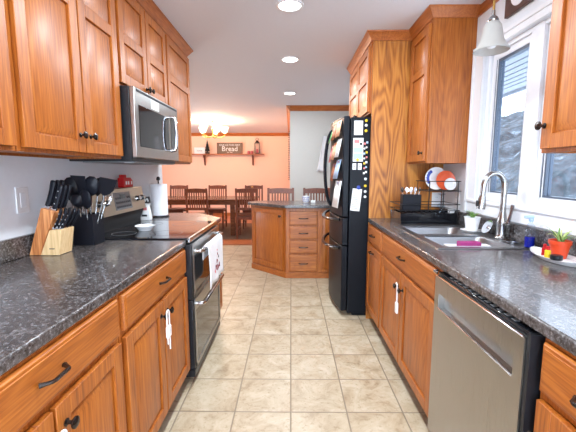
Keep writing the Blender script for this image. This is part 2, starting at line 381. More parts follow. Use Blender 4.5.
box(b, fx0, fx1, WY0, WY1, WZ0+.008, WZ0+.025); box(b, fx0, fx1, WY0, WY1, WZ1-.025, WZ1); mk('window_frame', b, 'vinyl', wn, bevel=.003)
b = BM(); box(b, fx0-.004, fx1-.004, 1.945, 2.046, WZ0+.002, WZ1-.002); mk('mullion', b, 'vinyl', wn, bevel=.003)
for y0, y1 in ((WY0+.045, 1.945), (2.046, WY1-.03)):
    b = BM(); s = .04; x0, x1 = RW+.035, RW+.075
    box(b, x0, x1, y0, y0+s, WZ0+.025, WZ1-.025); box(b, x0, x1, y1-s, y1, WZ0+.025, WZ1-.025)
    box(b, x0, x1, y0+s, y1-s, WZ0+.025, WZ0+.025+s); box(b, x0, x1, y0+s, y1-s, WZ1-.025-s, WZ1-.025); sa = mk('sash', b, 'vinyl', wn, bevel=.003)
    b = BM(); g = .014
    box(b, x0+.004, x1-.001, y1-s-.030, y1-s, WZ0+.025+s, WZ1-.025-s); box(b, x0+.006, x1-.002, y0+s, y0+s+.006, WZ0+.025+s, WZ1-.025-s)
    box(b, x0+.005, x1-.003, y0+s+.006, y1-s-.030, WZ0+.025+s, WZ0+.025+s+.01); box(b, x0+.005, x1-.003, y0+s+.006, y1-s-.030, WZ1-.025-s-.018, WZ1-.025-s); mk('gasket', b, 'track', sa)
    b = BM(); box(b, x0+.002, x0+.004, y1-s-.018, y1-s-.011, WZ0+.025+s, WZ1-.025-s); mk('screen_channel', b, 'vinyl', sa)
    b = BM(); box(b, x0+.02, x0+.024, y0+s+.006, y1-s-.03, WZ0+.025+s+.01, WZ1-.025-s-.018); mk('pane', b, 'pane', sa)

# outdoors: eave, hillside
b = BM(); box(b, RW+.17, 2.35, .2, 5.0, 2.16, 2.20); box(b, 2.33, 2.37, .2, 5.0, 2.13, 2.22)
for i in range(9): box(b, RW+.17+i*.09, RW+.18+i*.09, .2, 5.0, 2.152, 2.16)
struct('eave', b, 'eaveshade')
b = BM(); n = 46; grid = []
for i in range(n):
    row = []
    for j in range(n):
        x = 5 + i*.9; y = -8 + j*1.6
        t = max(0, i-3)/n
        z = -1.1 + 15*t**.85 + 1.6*noise.noise(Vector((x*.13, y*.13, 0)))*min(1, i/6) + .9*noise.noise(Vector((x*.6, y*.6, 3)))*min(1, i/6)
        row.append(b.verts.new((x, y, z)))
    grid.append(row)
for i in range(n-1):
    for j in range(n-1): b.faces.new((grid[i][j], grid[i+1][j], grid[i+1][j+1], grid[i][j+1]))
o = struct('hillside', b, 'hill')

# ------------------------------------------------------------------ cabinets
def door_bm(x0, x1, z0, z1, t=.02, st=.055, split=None, top=None):
    b = BM(); e = .0
    box(b, x0, x0+st, -t, e, z0, z1); box(b, x1-st, x1, -t, e, z0, z1)
    rails = [(z0, z0+st), (z1-st, z1)]
    if split: rails.insert(1, (split-st/2, split+st/2))
    for a, c in rails: box(b, x0+st, x1-st, -t+.0004, e, a, c)
    for (a0, a1), (c0, c1) in zip(rails, rails[1:]):
        zz0, zz1 = a1, c0; X0, X1 = x0+st, x1-st
        box(b, X0, X1, -t+.012, e-.002, zz0, zz1)
        g, s = .006, .028; yb, yf = -t+.0115, -t+.002
        loft(b, [[(X0+g, yb, zz0+g), (X1-g, yb, zz0+g), (X1-g, yb, zz1-g), (X0+g, yb, zz1-g)],
                 [(X0+g+s, yf, zz0+g+s), (X1-g-s, yf, zz0+g+s), (X1-g-s, yf, zz1-g-s), (X0+g+s, yf, zz1-g-s)]])
    return b
def drawer_bm(x0, x1, z0, z1, t=.02):
    b = BM(); s = .012
    R = lambda i, y: [(x0+i, y, z0+i), (x1-i, y, z0+i), (x1-i, y, z1-i), (x0+i, y, z1-i)]
    loft(b, [R(0, 0), R(0, -t*.55), R(s*.35, -t*.85), R(s, -t*.92), R(s+.001, -t), ])
    return b
def knob(x, z, parent, t=.02):
    b = BM(); rot = Matrix.Rotation(PI/2, 3, 'X')     # z -> -y
    lathe(b, [(.011, 0), (.011, .002), (.0055, .005), (.005, .014), (.012, .019), (.0165, .023), (.0165, .027), (.010, .031), (0, .032)], (x, -t, z), 16, rot)
    return mk('knob', b, 'bronze', parent)
def pull(x, z, parent, w=.096, t=.02):
    b = BM(); pts = []
    for i in range(13):
        u = i/12; s = math.sin(PI*u)
        pts.append((x-w/2+w*u, -t-.002-.026*min(1, s*1.7), z+.002*s))
    tube(b, pts, [.0062 if 0 < i < 12 else .0085 for i in range(13)], 8, flatten=.8)
    return mk('handle', b, 'bronze', parent)
def cab_body(root, w, d, z0, z1, front=True, top=False, endmat='oak', bot=True):
    b = BM(); t = .018
    box(b, 0, t, .019, d, z0, z1); box(b, w-t, w, .019, d, z0, z1); box(b, t, w-t, d-.008, d, z0, z1)
    if bot: box(b, t, w-t, .019, d-.008, z0+.012, z0+.03)
    if top: box(b, t, w-t, .019, d-.008, z1-.018, z1)
    mk('body', b, endmat, root)
    b = BM(); box(b, 0, w, 0, .019, z0, z1); mk('face_frame', b, 'oak', root, bevel=.0015)
LR, RR = PI/2, -PI/2
LF, RF = -.63, .685      # face frame planes (door fronts 20 mm proud)
BD = .60
def base_left(y0, y1, label, **k):
    r = thing('base_cabinet', label, 'cabinet', (LF, y0, 0), LR, 'oak base cabinets'); w = y1-y0
    cab_body(r, w, LF-LW-.002, .10, .875)
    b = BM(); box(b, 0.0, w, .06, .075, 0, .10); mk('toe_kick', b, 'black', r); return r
def base_right(y0, y1, label):
    r = thing('base_cabinet', label, 'cabinet', (RF, y1, 0), RR, 'oak base cabinets'); w = y1-y0
    cab_body(r, w, RW-RF-.002, .10, .875)
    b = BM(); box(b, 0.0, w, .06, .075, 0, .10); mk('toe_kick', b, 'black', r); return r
DZ0, DZ1, RZ0, RZ1 = .725, .862, .125, .70
def double_fill(r, w, dl=True, pulls=True, gap=.012, m=.018):
    c = w/2
    d = mk('drawer', drawer_bm(m, w-m, DZ0, DZ1), 'oak_h', r, bevel=.001); pull(c, .797, d)
    a = mk('door', door_bm(m, c-gap/2, RZ0, RZ1), 'oak', r, bevel=.002); knob(c-.04, .635, a)
    e = mk('door', door_bm(c+gap/2, w-m, RZ0, RZ1), 'oak', r, bevel=.002); knob(c+.04, .635, e)
    return a, e
cL1 = base_left(.455, 1.215, 'nearest oak base cabinet on the left with a wide drawer over two doors'); double_fill(cL1, .76)
cL2 = base_left(1.22, 2.02, 'oak base cabinet beside the black range, below the black utensil holder'); double_fill(cL2, .80)
cL0 = base_left(-.5, .45, 'oak base cabinet at the near left end of the counter run'); double_fill(cL0, .95)
# right run
cR1 = base_right(2.56, 3.035, 'narrow oak base cabinet beside the black refrigerator panel'); w_ = .475
d = mk('drawer', drawer_bm(.012, w_-.014, DZ0, DZ1), 'oak_h', cR1, bevel=.001); pull(w_/2, .797, d)
d = mk('door', door_bm(.012, w_-.014, RZ0, RZ1), 'oak', cR1, bevel=.002); pull(w_/2-.02, .655, d)
cR2 = base_right(1.555, 2.555, 'wide oak sink cabinet left of the stainless dishwasher')
w_ = 1.0
d = mk('drawer', drawer_bm(.018, w_-.018, DZ0, DZ1), 'oak_h', cR2, bevel=.001); pull(w_/2, .797, d)
d = mk('door', door_bm(.018, .475, RZ0, RZ1), 'oak', cR2, bevel=.002); knob(.44, .61, d)
d = mk('door', door_bm(.49, w_-.018, RZ0, RZ1), 'oak', cR2, bevel=.002); knob(.53, .61, d)
cR3 = base_right(.40, .905, 'oak base cabinet right of the stainless dishwasher, nearest on the right'); w_ = .505
d = mk('drawer', drawer_bm(.014, w_-.014, DZ0, DZ1), 'oak_h', cR3, bevel=.001); pull(.19, .79, d)
d = mk('door', door_bm(.014, w_-.014, RZ0, RZ1), 'oak', cR3, bevel=.002); knob(.045, .61, d)
cR4 = base_right(-.5, .395, 'oak base cabinet at the near right end of the counter run'); double_fill(cR4, .895)
# small base cabinet past the range
r = thing('base_cabinet', 'small oak base cabinet with clipped corner on the far side of the range', 'cabinet', (LF, 2.80, 0), LR, 'oak base cabinets')
b = BM(); prism(b, [(LF, 2.80), (LF, 3.03), (-.90, 3.37), (LW+.002, 3.37), (LW+.002, 2.80)], 'z', .10, .875); mk('body', b, 'oak', r, world=True, bevel=.002)
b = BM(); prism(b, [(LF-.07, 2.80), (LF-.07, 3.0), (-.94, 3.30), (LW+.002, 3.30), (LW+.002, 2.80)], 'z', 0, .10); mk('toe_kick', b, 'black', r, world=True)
b = door_bm(.01, .22, RZ0, RZ1, st=.045); mk('door', b, 'oak', r, bevel=.002)

# ---- countertops
def slab(name, poly, label, extra=None, bs=None):
    t = thing(name, label, 'countertop', (poly[0][0], poly[0][1], .876))
    b = BM(); prism(b, poly, 'z', .8765, CT)
    mk('counter_slab', b, 'counter', t, world=True, bevel=.008, seg=3)
    if bs:
        b = BM(); box(b, *bs[:4], CT+.0005, 1.012); o = mk('backsplash', b, 'counter', None, bevel=.003); tag(o, 'dark laminate backsplash strip ' + bs[4], 'backsplash')
    return t
LE, RE = -.615, .668
slab('countertop', [(LE, -.5), (LE, 2.025), (LW+.002, 2.025), (LW+.002, -.5)], 'dark mottled laminate countertop along the left wall under the knife block', bs=(LW+.002, LW+.024, -.5, 2.025, 'along the left wall behind the knife block'))
slab('countertop', [(LE, 2.80), (LE, 3.06), (-.90, 3.42), (LW+.002, 3.42), (LW+.002, 2.80)], 'small clipped-corner dark laminate countertop under the paper towel roll', bs=(LW+.002, LW+.024, 2.80, 3.42, 'along the left wall behind the paper towel roll'))
SX0, SX1, SY0, SY1 = .775, 1.21, 1.80, 2.56       # sink cut-out
t = thing('countertop', 'dark mottled laminate countertop with the sink, along the right wall', 'countertop', (RE, 3.035, .876))
b = BM()
xs = [RE, SX0, SX1, RW-.002]; ys = [-.5, SY0, SY1, 3.035]
V = {}
for i in range(4):
    for j in range(4):
        for k, z in enumerate((.8765, CT)): V[i, j, k] = b.verts.new((xs[i], ys[j], z))
for i in range(3):
    for j in range(3):
        if (i, j) == (1, 1): continue
        b.faces.new([V[i, j, 1], V[i+1, j, 1], V[i+1, j+1, 1], V[i, j+1, 1]]); b.faces.new([V[i, j, 0], V[i, j+1, 0], V[i+1, j+1, 0], V[i+1, j, 0]])
def q(a, c): b.faces.new([V[a+(0,)], V[c+(0,)], V[c+(1,)], V[a+(1,)]])
for j in range(3): q((0, j), (0, j+1)); q((3, j), (3, j+1)); q((j, 0), (j+1, 0)); q((j, 3), (j+1, 3))
q((1, 1), (1, 2)); q((2, 1), (2, 2)); q((1, 1), (2, 1)); q((1, 2), (2, 2))
mk('counter_slab', b, 'counter', t, world=True, bevel=.008, seg=3)
b = BM(); box(b, RW-.024, RW-.002, -.5, 3.01, CT+.0005, 1.012); o = mk('backsplash', b, 'counter', None, bevel=.003); tag(o, 'dark laminate backsplash strip along the right wall under the window', 'backsplash')

# ---- upper cabinets
UF_L, UF_R = -.965, .988
UZ0, UZ1, SPL = 1.383, 2.375, 2.045
def upper(loc, rot, w, d, z0, z1, label, doors, split, kz, knobs):
    r = thing('wall_cabinet', label, 'cabinet', loc, rot, 'oak wall cabinets')
    cab_body(r, w, d, z0, z1, top=True)
    for i, (a, c) in enumerate(doors):
        dd = mk('door', door_bm(a, c, z0+.015, z1-.03, split=split), 'oak', r, bevel=.002)
        for kx in knobs:
            if a < kx < c: knob(kx, kz, dd)
    return r
dl = UF_L-LW-.002
upper((UF_L, .495, 0), LR, .75, dl, UZ0, UZ1, 'oak wall cabinet nearest on the left, above the near counter', [(.015, .37), (.38, .735)], SPL, 1.47, (.34, .41))
upper((UF_L, 1.25, 0), LR, .77, dl, UZ0, UZ1, 'oak wall cabinet above the utensil holder, left of the microwave', [(.02, .392), (.404, .755)], SPL, 1.475, (.355, .435))
upper((UF_L, 2.025, 0), LR, .765, dl, 1.795, UZ1, 'short oak wall cabinet above the microwave', [(.012, .378), (.388, .753)], 2.065, 1.845, (.355, .412))
upper((UF_L, 2.795, 0), LR, .62, dl, UZ0, UZ1, 'tall oak wall cabinet right of the microwave, at the end of the left run', [(.015, .605)], SPL, 1.47, ())
upper((UF_L, -.5, 0), LR, .99, dl, UZ0, UZ1, 'oak wall cabinet behind the near left wall cabinet', [(.02, .49), (.5, .97)], SPL, 1.47, (.46, .53))
dr_ = RW-UF_R-.002
upper((UF_R, 3.02, 0), RR, .41, dr_, 1.375, UZ1, 'oak wall cabinet between the refrigerator panel and the sink window', [(.03, .395)], SPL, 1.45, (.365,))
upper((UF_R, 1.42, 0), RR, .72, dr_, UZ0, UZ1, 'oak wall cabinet nearest on the right, beside the sink window', [(.018, .35), (.36, .70)], SPL, 1.485, (.035, .67))
upper((UF_R, .695, 0), RR, .85, dr_, UZ0, UZ1, 'oak wall cabinet behind the near right wall cabinet', [(.02, .42), (.43, .83)], SPL, 1.485, (.39, .46))
upper((.662, 4.03, 0), RR, .97, RW-.662-.002, 1.80, UZ1, 'oak wall cabinet above the refrigerator', [(.012, .478), (.488, .955)], 2.10, 1.845, (.455, .51))
# tall oak refrigerator end panel
b = BM(); box(b, .676, RW-.002, 3.037, 3.056, .0, UZ1)
p = mk('oak_end_panel', b, 'oak_panel'); tag(p, 'tall oak panel with bold grain between the refrigerator and the counter', 'panel')
# outlets
def outlet(m4, label, rocker=False):
    t = thing('outlet_plate' if not rocker else 'switch_plate', label, 'outlet' if not rocker else 'light switch', m4.translation)
    inv = Matrix.Translation(m4.translation).inverted() @ m4
    b = BM(); obox(b, inv @ Matrix.Translation((0, 0, .003)), .078, .122, .006); mk('plate', b, 'ceramic', t, bevel=.002)
    if rocker:
        b = BM(); obox(b, inv @ Matrix.Translation((0, 0, .0065)), .034, .068, .004); mk('rocker', b, 'white', t, bevel=.001)
    else:
        for s in (-.02, .02):
            b = BM(); obox(b, inv @ Matrix.Translation((0, s, .0065)), .03, .027, .003); k = mk('socket', b, 'white', t, bevel=.003)
            b = BM(); obox(b, inv @ Matrix.Translation((-.006, s, .0085)), .002, .008, .001); obox(b, inv @ Matrix.Translation((.006, s, .0085)), .002, .008, .001); mk('slot', b, 'black', k)
    return t
def face(loc, nrm):  # matrix with local z along nrm, local y up
    z = Vector(nrm); y = Vector((0, 0, 1)); x = y.cross(z)
    return Matrix.Translation(loc) @ Matrix((x, y, z)).transposed().to_4x4()
outlet(face((LW+.0005, 1.652, 1.178), (1, 0, 0)), 'white rocker switch plate on the left wall beside the knife block', True)
outlet(face((1.25, 3.0365, 1.075), (0, -1, 0)), 'white outlet plate on the oak panel behind the dish rack')
outlet(face((RW-.0005, 2.755, 1.09), (-1, 0, 0)), 'white outlet plate on the right wall beside the window casing')

# crown on the cabinets (swept along stepped path), mitred
def crown_path(name, path, mat='oak_crown'):
    prof = [(-.012, -.066), (.004, -.066), (.010, -.056), (.018, -.046), (.038, -.018), (.046, -.012), (.048, -.001), (-.012, -.001)]
    pts = [Vector(p) for p in path]; n = len(pts); rings = []
    for i, p in enumerate(pts):
        d0 = (pts[i]-pts[i-1]).normalized() if i else (pts[1]-pts[0]).normalized()
        d1 = (pts[i+1]-pts[i]).normalized() if i < n-1 else d0
        n0 = Vector((d0.y, -d0.x)); n1 = Vector((d1.y, -d1.x)); m = (n0+n1).normalized(); m = m/max(.3, m.dot(n0))
        rings.append([(p.x+m.x*a, p.y+m.y*a, CZ+z) for a, z in prof])
    b = BM(); loft(b, rings); return struct(name, b, mat)
# path ordered so that the outward normal (right of travel) faces the aisle
crown_path('trim_4', [(UF_L-.001, -.5), (UF_L-.001, 3.417), (LW, 3.417)][::1])
crown_path('trim_5', [(RW-.002, 2.606), (UF_R, 2.606), (UF_R, 3.03), (.658, 3.03), (.658, 4.05)][::-1])
crown_path('trim_10', [(RW-.001, 2.60), (RW-.001, 1.44)][::-1])
crown_path('trim_6', [(UF_R, -.15), (UF_R, 1.424), (RW-.002, 1.424)][::-1])
b = BM(); box(b, UF_L-.02, UF_L-.0005, -.5, 3.415, UZ1, CZ-.05); box(b, LW, UF_L-.02, 3.395, 3.415, UZ1, CZ-.001); struct('trim_7', b, 'oak_crown')
b = BM(); box(b, UF_R+.0005, UF_R+.02, 2.61, 3.03, UZ1, CZ-.05); box(b, UF_R+.02, RW, 2.61, 2.63, UZ1, CZ-.001); box(b, .662, .70, 3.057, 4.03, UZ1, CZ-.05); box(b, .66, RW, 3.037, 3.056, UZ1, CZ-.001)
box(b, UF_R+.0005, UF_R+.02, -.15, 1.42, UZ1, CZ-.05); box(b, UF_R+.02, RW, 1.40, 1.42, UZ1, CZ-.001); struct('trim_8', b, 'oak_crown')
# ------------------------------------------------------------------ range
RY0, RY1 = 2.03, 2.795
rg = thing('range', 'black and stainless double oven range between the left counters', 'oven', (-.62, RY0, 0))
b = BM(); box(b, LW+.02, -.63, RY0, RY1, .05, .905); box(b, LW+.06, -.68, RY0+.03, RY1-.03, 0, .05); mk('body', b, 'black', rg, world=True, bevel=.003)
b = BM(); box(b, LW+.075, -.612, RY0+.002, RY1-.002, .906, .922); mk('cooktop', b, 'blackgl', rg, world=True, bevel=.004)
b = BM(); box(b, -.611, -.595, RY0+.002, RY1-.002, .895, .924); mk('front_trim', b, 'steelrim', rg, world=True, bevel=.003)
for i, (bx, by, br) in enumerate(((-.80, 2.22, .10), (-.80, 2.60, .085), (-1.06, 2.20, .075), (-1.06, 2.62, .09))):
    b = BM(); lathe(b, [(br, .9222), (br, .9226), (br-.003, .9226), (br-.003, .9222)], (bx, by, 0), 40, close=False); mk('burner_ring', b, 'grey', rg, world=True)
# backguard: black riser + slanted panel
b = BM(); prism(b, [(LW+.003, .9065), (LW+.072, .9065), (LW+.072, .95), (-1.170, 1.035), (-1.20, 1.19), (LW+.003, 1.19)], 'y', RY0+.01, RY1-.01); mk('backguard', b, 'black', rg, world=True, bevel=.003)
b = BM(); prism(b, [(-1.172, 1.03), (-1.158, 1.028), (-1.186, 1.196), (-1.255, 1.197), (-1.255, 1.191), (-1.203, 1.189)], 'y', RY0+.004, RY1-.004); cp = mk('control_panel', b, 'champagne', rg, world=True, bevel=.002)
sl = Vector((-.028, 0, .168)).normalized(); nr = Vector((.168, 0, .028)).normalized()
def onpanel(y, s, off=0): return Vector((-1.158, y, 1.028)) + sl*s + nr*off
PM = lambda y, s, off: Matrix.Translation(onpanel(y, s, off)) @ Matrix((Vector((0, 1, 0)), sl, nr)).transposed().to_4x4()
b = BM(); obox(b, PM(2.44, .085, .001), .24, .12, .003); mk('display', b, 'grey', cp, world=True, bevel=.001)
b = BM(); obox(b, PM(2.44, .115, .003), .07, .03, .002); mk('clock_window', b, 'blackgl', cp, world=True)
b = BM()
for i in range(8):
    for j in range(3):
        if j == 2 and 2 < i < 6: continue
        obox(b, PM(2.345+i*.027, .045+j*.03, .003), .016, .014, .0015)
mk('keypad', b, 'ink', cp, world=True)
for y in (2.12, 2.20, 2.655, 2.73):
    b = BM(); rot = Matrix((Vector((0, 1, 0)), sl, nr)).transposed()
    lathe(b, [(.022, 0), (.022, .006), (.018, .012), (.017, .03), (.0, .031)], onpanel(y, .085, .0005), 20, rot); mk('knob', b, 'steelrim', cp, world=True)
def oven_door(z0, z1, hz, nm):
    b = BM(); f = .035
    x0, x1 = -.629, -.59
    box(b, x0, x1, RY0+.003, RY1-.003, z0, z1); dd = mk(nm, b, 'blackpl', rg, world=True, bevel=.004)
    b = BM(); box(b, x1-.004, x1+.002, RY0+.05, RY1-.05, z0+.03, z1-.075); mk('glass', b, 'blackgl', dd, world=True)
    b = BM(); y0, y1 = RY0+.03, RY1-.003; xx0, xx1 = x1+.0005, x1+.006
    box(b, xx0, xx1, y0, y1, z1-.075, z1); box(b, xx0, xx1, y0, y0+.022, z0, z1-.075); box(b, xx0, xx1, y1-.022, y1, z0, z1-.075); box(b, xx0, xx1, y0, y1, z0, z0+.028)
    mk('door_trim', b, 'steel', dd, world=True, bevel=.002)
    b = BM(); hx = x1+.05
    tube(b, [(x1, RY0+.07, hz), (hx-.01, RY0+.072, hz), (hx, RY0+.09, hz), (hx, RY1-.09, hz), (hx-.01, RY1-.072, hz), (x1, RY1-.07, hz)], .0125, 12)
    mk('handle', b, 'steelrim', dd, world=True)
    return dd
oven_door(.545, .885, .832, 'oven_door'); oven_door(.10, .54, .50, 'oven_door')
b = BM(); box(b, -.629, -.59, RY0+.003, RY1-.003, .05, .095); mk('kick_panel', b, 'blackpl', rg, world=True)

# dish towel over the upper oven handle
def drape(y0, y1, xb, xf, zt, zb_front, zb_back, name, mat, label, n=26, amp=.006, seed=1):
    rows = []
    prof = []
    for i in range(9): prof.append((xb, zb_back+(zt-zb_back)*i/8))
    for i in range(1, 8):
        a = PI*i/8; prof.append(((xb+xf)/2-(xf-xb)/2*math.cos(a), zt+.014*math.sin(a)))
    for i in range(13): prof.append((xf, zt-(zt-zb_front)*i/12))
    b = BM(); G = []
    for k, (x, z) in enumerate(prof):
        row = []
        for j in range(n):
            u = j/(n-1); wv = amp*math.sin(u*13+seed)*(.3+.7*max(0, (k-14))/14 if k > 14 else .2)
            row.append(b.verts.new((x+wv+(.004*max(0, k-16)/12), y0+(y1-y0)*u + .012*math.sin(k*.35+u*2)*(1 if k > 16 else .2), z+.006*math.sin(u*8)*(k > 26))))
        G.append(row)
    for a in range(len(G)-1):
        for j in range(n-1): b.faces.new((G[a][j], G[a][j+1], G[a+1][j+1], G[a+1][j]))
    return b
tw = thing('dish_towel', label='white dish towel with dark red print hanging over the upper oven handle', cat='towel', loc=(-.54, 2.57, .83))
b = drape(2.17, 2.60, -.5585, -.5215, .833, .565, .755, '', '', ''); mk('cloth', b, 'towel', tw, world=True, solid=.003)
for (yy, zz, s, mt) in ((2.52, .665, 1, 'darkred'), (2.57, .65, 1.2, 'darkred'), (2.62, .655, 1, 'darkred'), (2.55, .70, .8, 'darkred'), (2.60, .72, .6, 'ink'), (2.57, .745, .5, 'darkred'), (2.56, .775, .4, 'pink'), (2.49, .64, .7, 'pink')):
    b = BM(); ring = []
    for k in range(12):
        a = 2*PI*k/12; rr = .016*s*(1+.35*math.sin(3*a+yy*40)); ring.append((yy-.17+rr*math.cos(a), zz+rr*math.sin(a)))
    prism(b, ring, 'x', -.5125, -.5105); mk('print', b, mt, tw, world=True)

# spoon rest
b = BM(); lathe(b, [(0, 0), (.04, 0), (.058, .02), (.064, .024), (.060, .025), (.045, .008), (0, .005)], (0, 0, 0), 28)
bmesh.ops.scale(b, vec=(1, 1.2, 1.35), verts=b.verts)
o = mk('spoon_rest', b, 'ceramic'); o.location = (-.975, 2.32, .9235); tag(o, 'small white oval dish on the black cooktop', 'dish')

# red house-shaped tin on the backguard
t = thing('house_tin', 'small red house-shaped tin with white windows on top of the range control panel', 'decoration', (-1.222, 2.60, 1.1985))
b = BM(); prism(b, [(-.075, 0), (.075, 0), (.075, .045), (.04, .07), (-.075, .07)], 'x', -.022, .022); bmesh.ops.rotate(b, cent=(0, 0, 0), matrix=Matrix.Rotation(0, 3, 'Z'), verts=b.verts); mk('house', b, 'red', t, bevel=.004)
b = BM(); box(b, -.018, .018, -.062, -.02, .063, .092); mk('chimney', b, 'red', t, bevel=.004)
for y in (-.035, .0, .05):
    b = BM(); box(b, .022, .0235, y-.010, y+.010, .02, .045); mk('window', b, 'ceramic', t)

# microwave
mw = thing('microwave', 'stainless over-the-range microwave under the short oak cabinet', 'microwave', (-.90, 2.03, 1.365))
MY0, MY1, MZ0, MZ1, MX = 2.03, 2.785, 1.372, 1.79, -.878
b = BM(); box(b, LW+.003, MX-.03, MY0, MY1, MZ0, MZ1); mk('body', b, 'blackpl', mw, world=True, bevel=.003)
b = BM(); box(b, MX-.029, MX, MY0+.001, MY1-.001, MZ0+.02, MZ1-.002); dd = mk('door', b, 'steel', mw, world=True, bevel=.005)
b = BM(); box(b, MX-.001, MX+.0025, MY0+.05, MY1-.21, MZ0+.085, MZ1-.095); mk('glass', b, 'blackgl', dd, world=True, bevel=.002)
b = BM(); box(b, MX-.001, MX+.0025, MY1-.165, MY1-.035, MZ0+.11, MZ1-.095); mk('control_panel', b, 'blackgl', mw, world=True, bevel=.002)
b = BM(); box(b, MX-.001, MX+.002, MY0+.03, MY1-.02, MZ1-.025, MZ1-.012); mk('vent_slot', b, 'ink', mw, world=True)
b = BM(); hy = MY1-.19
tube(b, [(MX, hy, MZ0+.09), (MX+.035, hy, MZ0+.095), (MX+.045, hy, MZ0+.12), (MX+.05, hy, MZ0+.2), (MX+.045, hy, MZ1-.12), (MX+.035, hy, MZ1-.095), (MX, hy, MZ1-.09)], .013, 12); mk('handle', b, 'chrome', dd, world=True)
b = BM(); box(b, MX, MX+.001, 2.27, 2.40, MZ1-.085, MZ1-.03); mk('sticker', b, 'paper', dd, world=True)
b = BM(); box(b, MX-.34, MX-.03, MY0+.04, MY1-.04, MZ0-.006, MZ0); mk('grease_filter', b, 'grey', mw, world=True)
for y in (2.12, 2.68):
    b = BM(); box(b, MX-.1, MX-.05, y-.04, y+.04, MZ0-.008, MZ0-.006); mk('lamp_lens', b, 'ceramic', mw, world=True)

# ------------------------------------------------------------------ knife block and knives
kb = thing('knife_block', 'two-tone wooden knife block full of black handled knives on the left counter', 'knife block', (-1.16, 1.70, CT+.001))
KY0, KY1, kz = 1.633, 1.735, CT+.001
b = BM(); prism(b, [(-1.249, kz), (-1.196, kz), (-1.112, 1.124), (-1.174, 1.142)], 'y', KY0, KY1); mk('slotted_body', b, 'acacia', kb, world=True, bevel=.002)
b = BM(); prism(b, [(-1.195, kz), (-1.106, kz), (-1.086, 1.040), (-1.144, 1.036)], 'y', KY0+.001, KY1-.001); ft = mk('front_foot', b, 'beech', kb, world=True, bevel=.002)
b = BM(); box(b, -1.150, -1.125, KY0-.0003, KY0+.001, .945, .949); mk('maker_mark', b, 'ink', ft, world=True)
KD = Vector((.31, 0, .95)).normalized()
def knife(p, ln, w, t, tilt, label, rivet=False, mat='navy'):
    r = thing('knife', label, 'knife', p, 0, 'knives in the block'); d = (KD + Vector((tilt, 0, 0))).normalized()
    x = d.cross(Vector((0, 1, 0))).normalized(); yv = Vector((0, 1, 0)); rings = []
    for u, sc in ((0, .82), (.12, 1), (.45, .86), (.75, .95), (.92, 1.08), (1, .7)):
        c = d*(ln*u) + x*(-.004*math.sin(u*PI)); rings.append([c + x*(w/2*sc*math.cos(a)) + yv*(t/2*sc*math.sin(a)) for a in [2*PI*k/10 for k in range(10)]])
    b = BM(); loft(b, rings); mk('handle', b, mat, r, sub=1)
    b = BM(); obox(b, Matrix.Translation(d*.002) @ Matrix((x, yv, d)).transposed().to_4x4(), w*.9, t*.6, .012); mk('bolster', b, 'chrome', r)
    if rivet:
        for u in (.25, .5, .75):
            b = BM(); obox(b, Matrix.Translation(d*ln*u) @ Matrix((x, yv, d)).transposed().to_4x4(), .005, t*1.02, .005); mk('rivet', b, 'chrome', r)
    return r
names = ['nearest the wall', 'second from the wall', 'farthest from the wall']
def kp(fx, fz, y, dd): return Vector((fx, y, fz))
for j, y in enumerate((1.653, 1.685, 1.717)):
    dj = ['front', 'middle', 'rear'][j]
    knife(Vector((-1.157, y, 1.144)), .135, .030, .019, 0, f'large black knife handle on the wall side of the block top, {dj} row')
    knife(Vector((-1.126, y, 1.132)), .125, .028, .018, .04, f'black knife handle on the aisle side of the block top, {dj} row', True)
for i, x in enumerate((-1.129, -1.111, -1.095)):
    for j, y in enumerate((1.651, 1.684, 1.717)):
        knife(Vector((x, y, 1.041+.0015*i)), .105-.004*i, .017, .017, .10+.09*i, f'small black steak knife in the foot of the block, {["wall side", "centre", "aisle side"][i]} column, {["front", "middle", "rear"][j]} row', True)

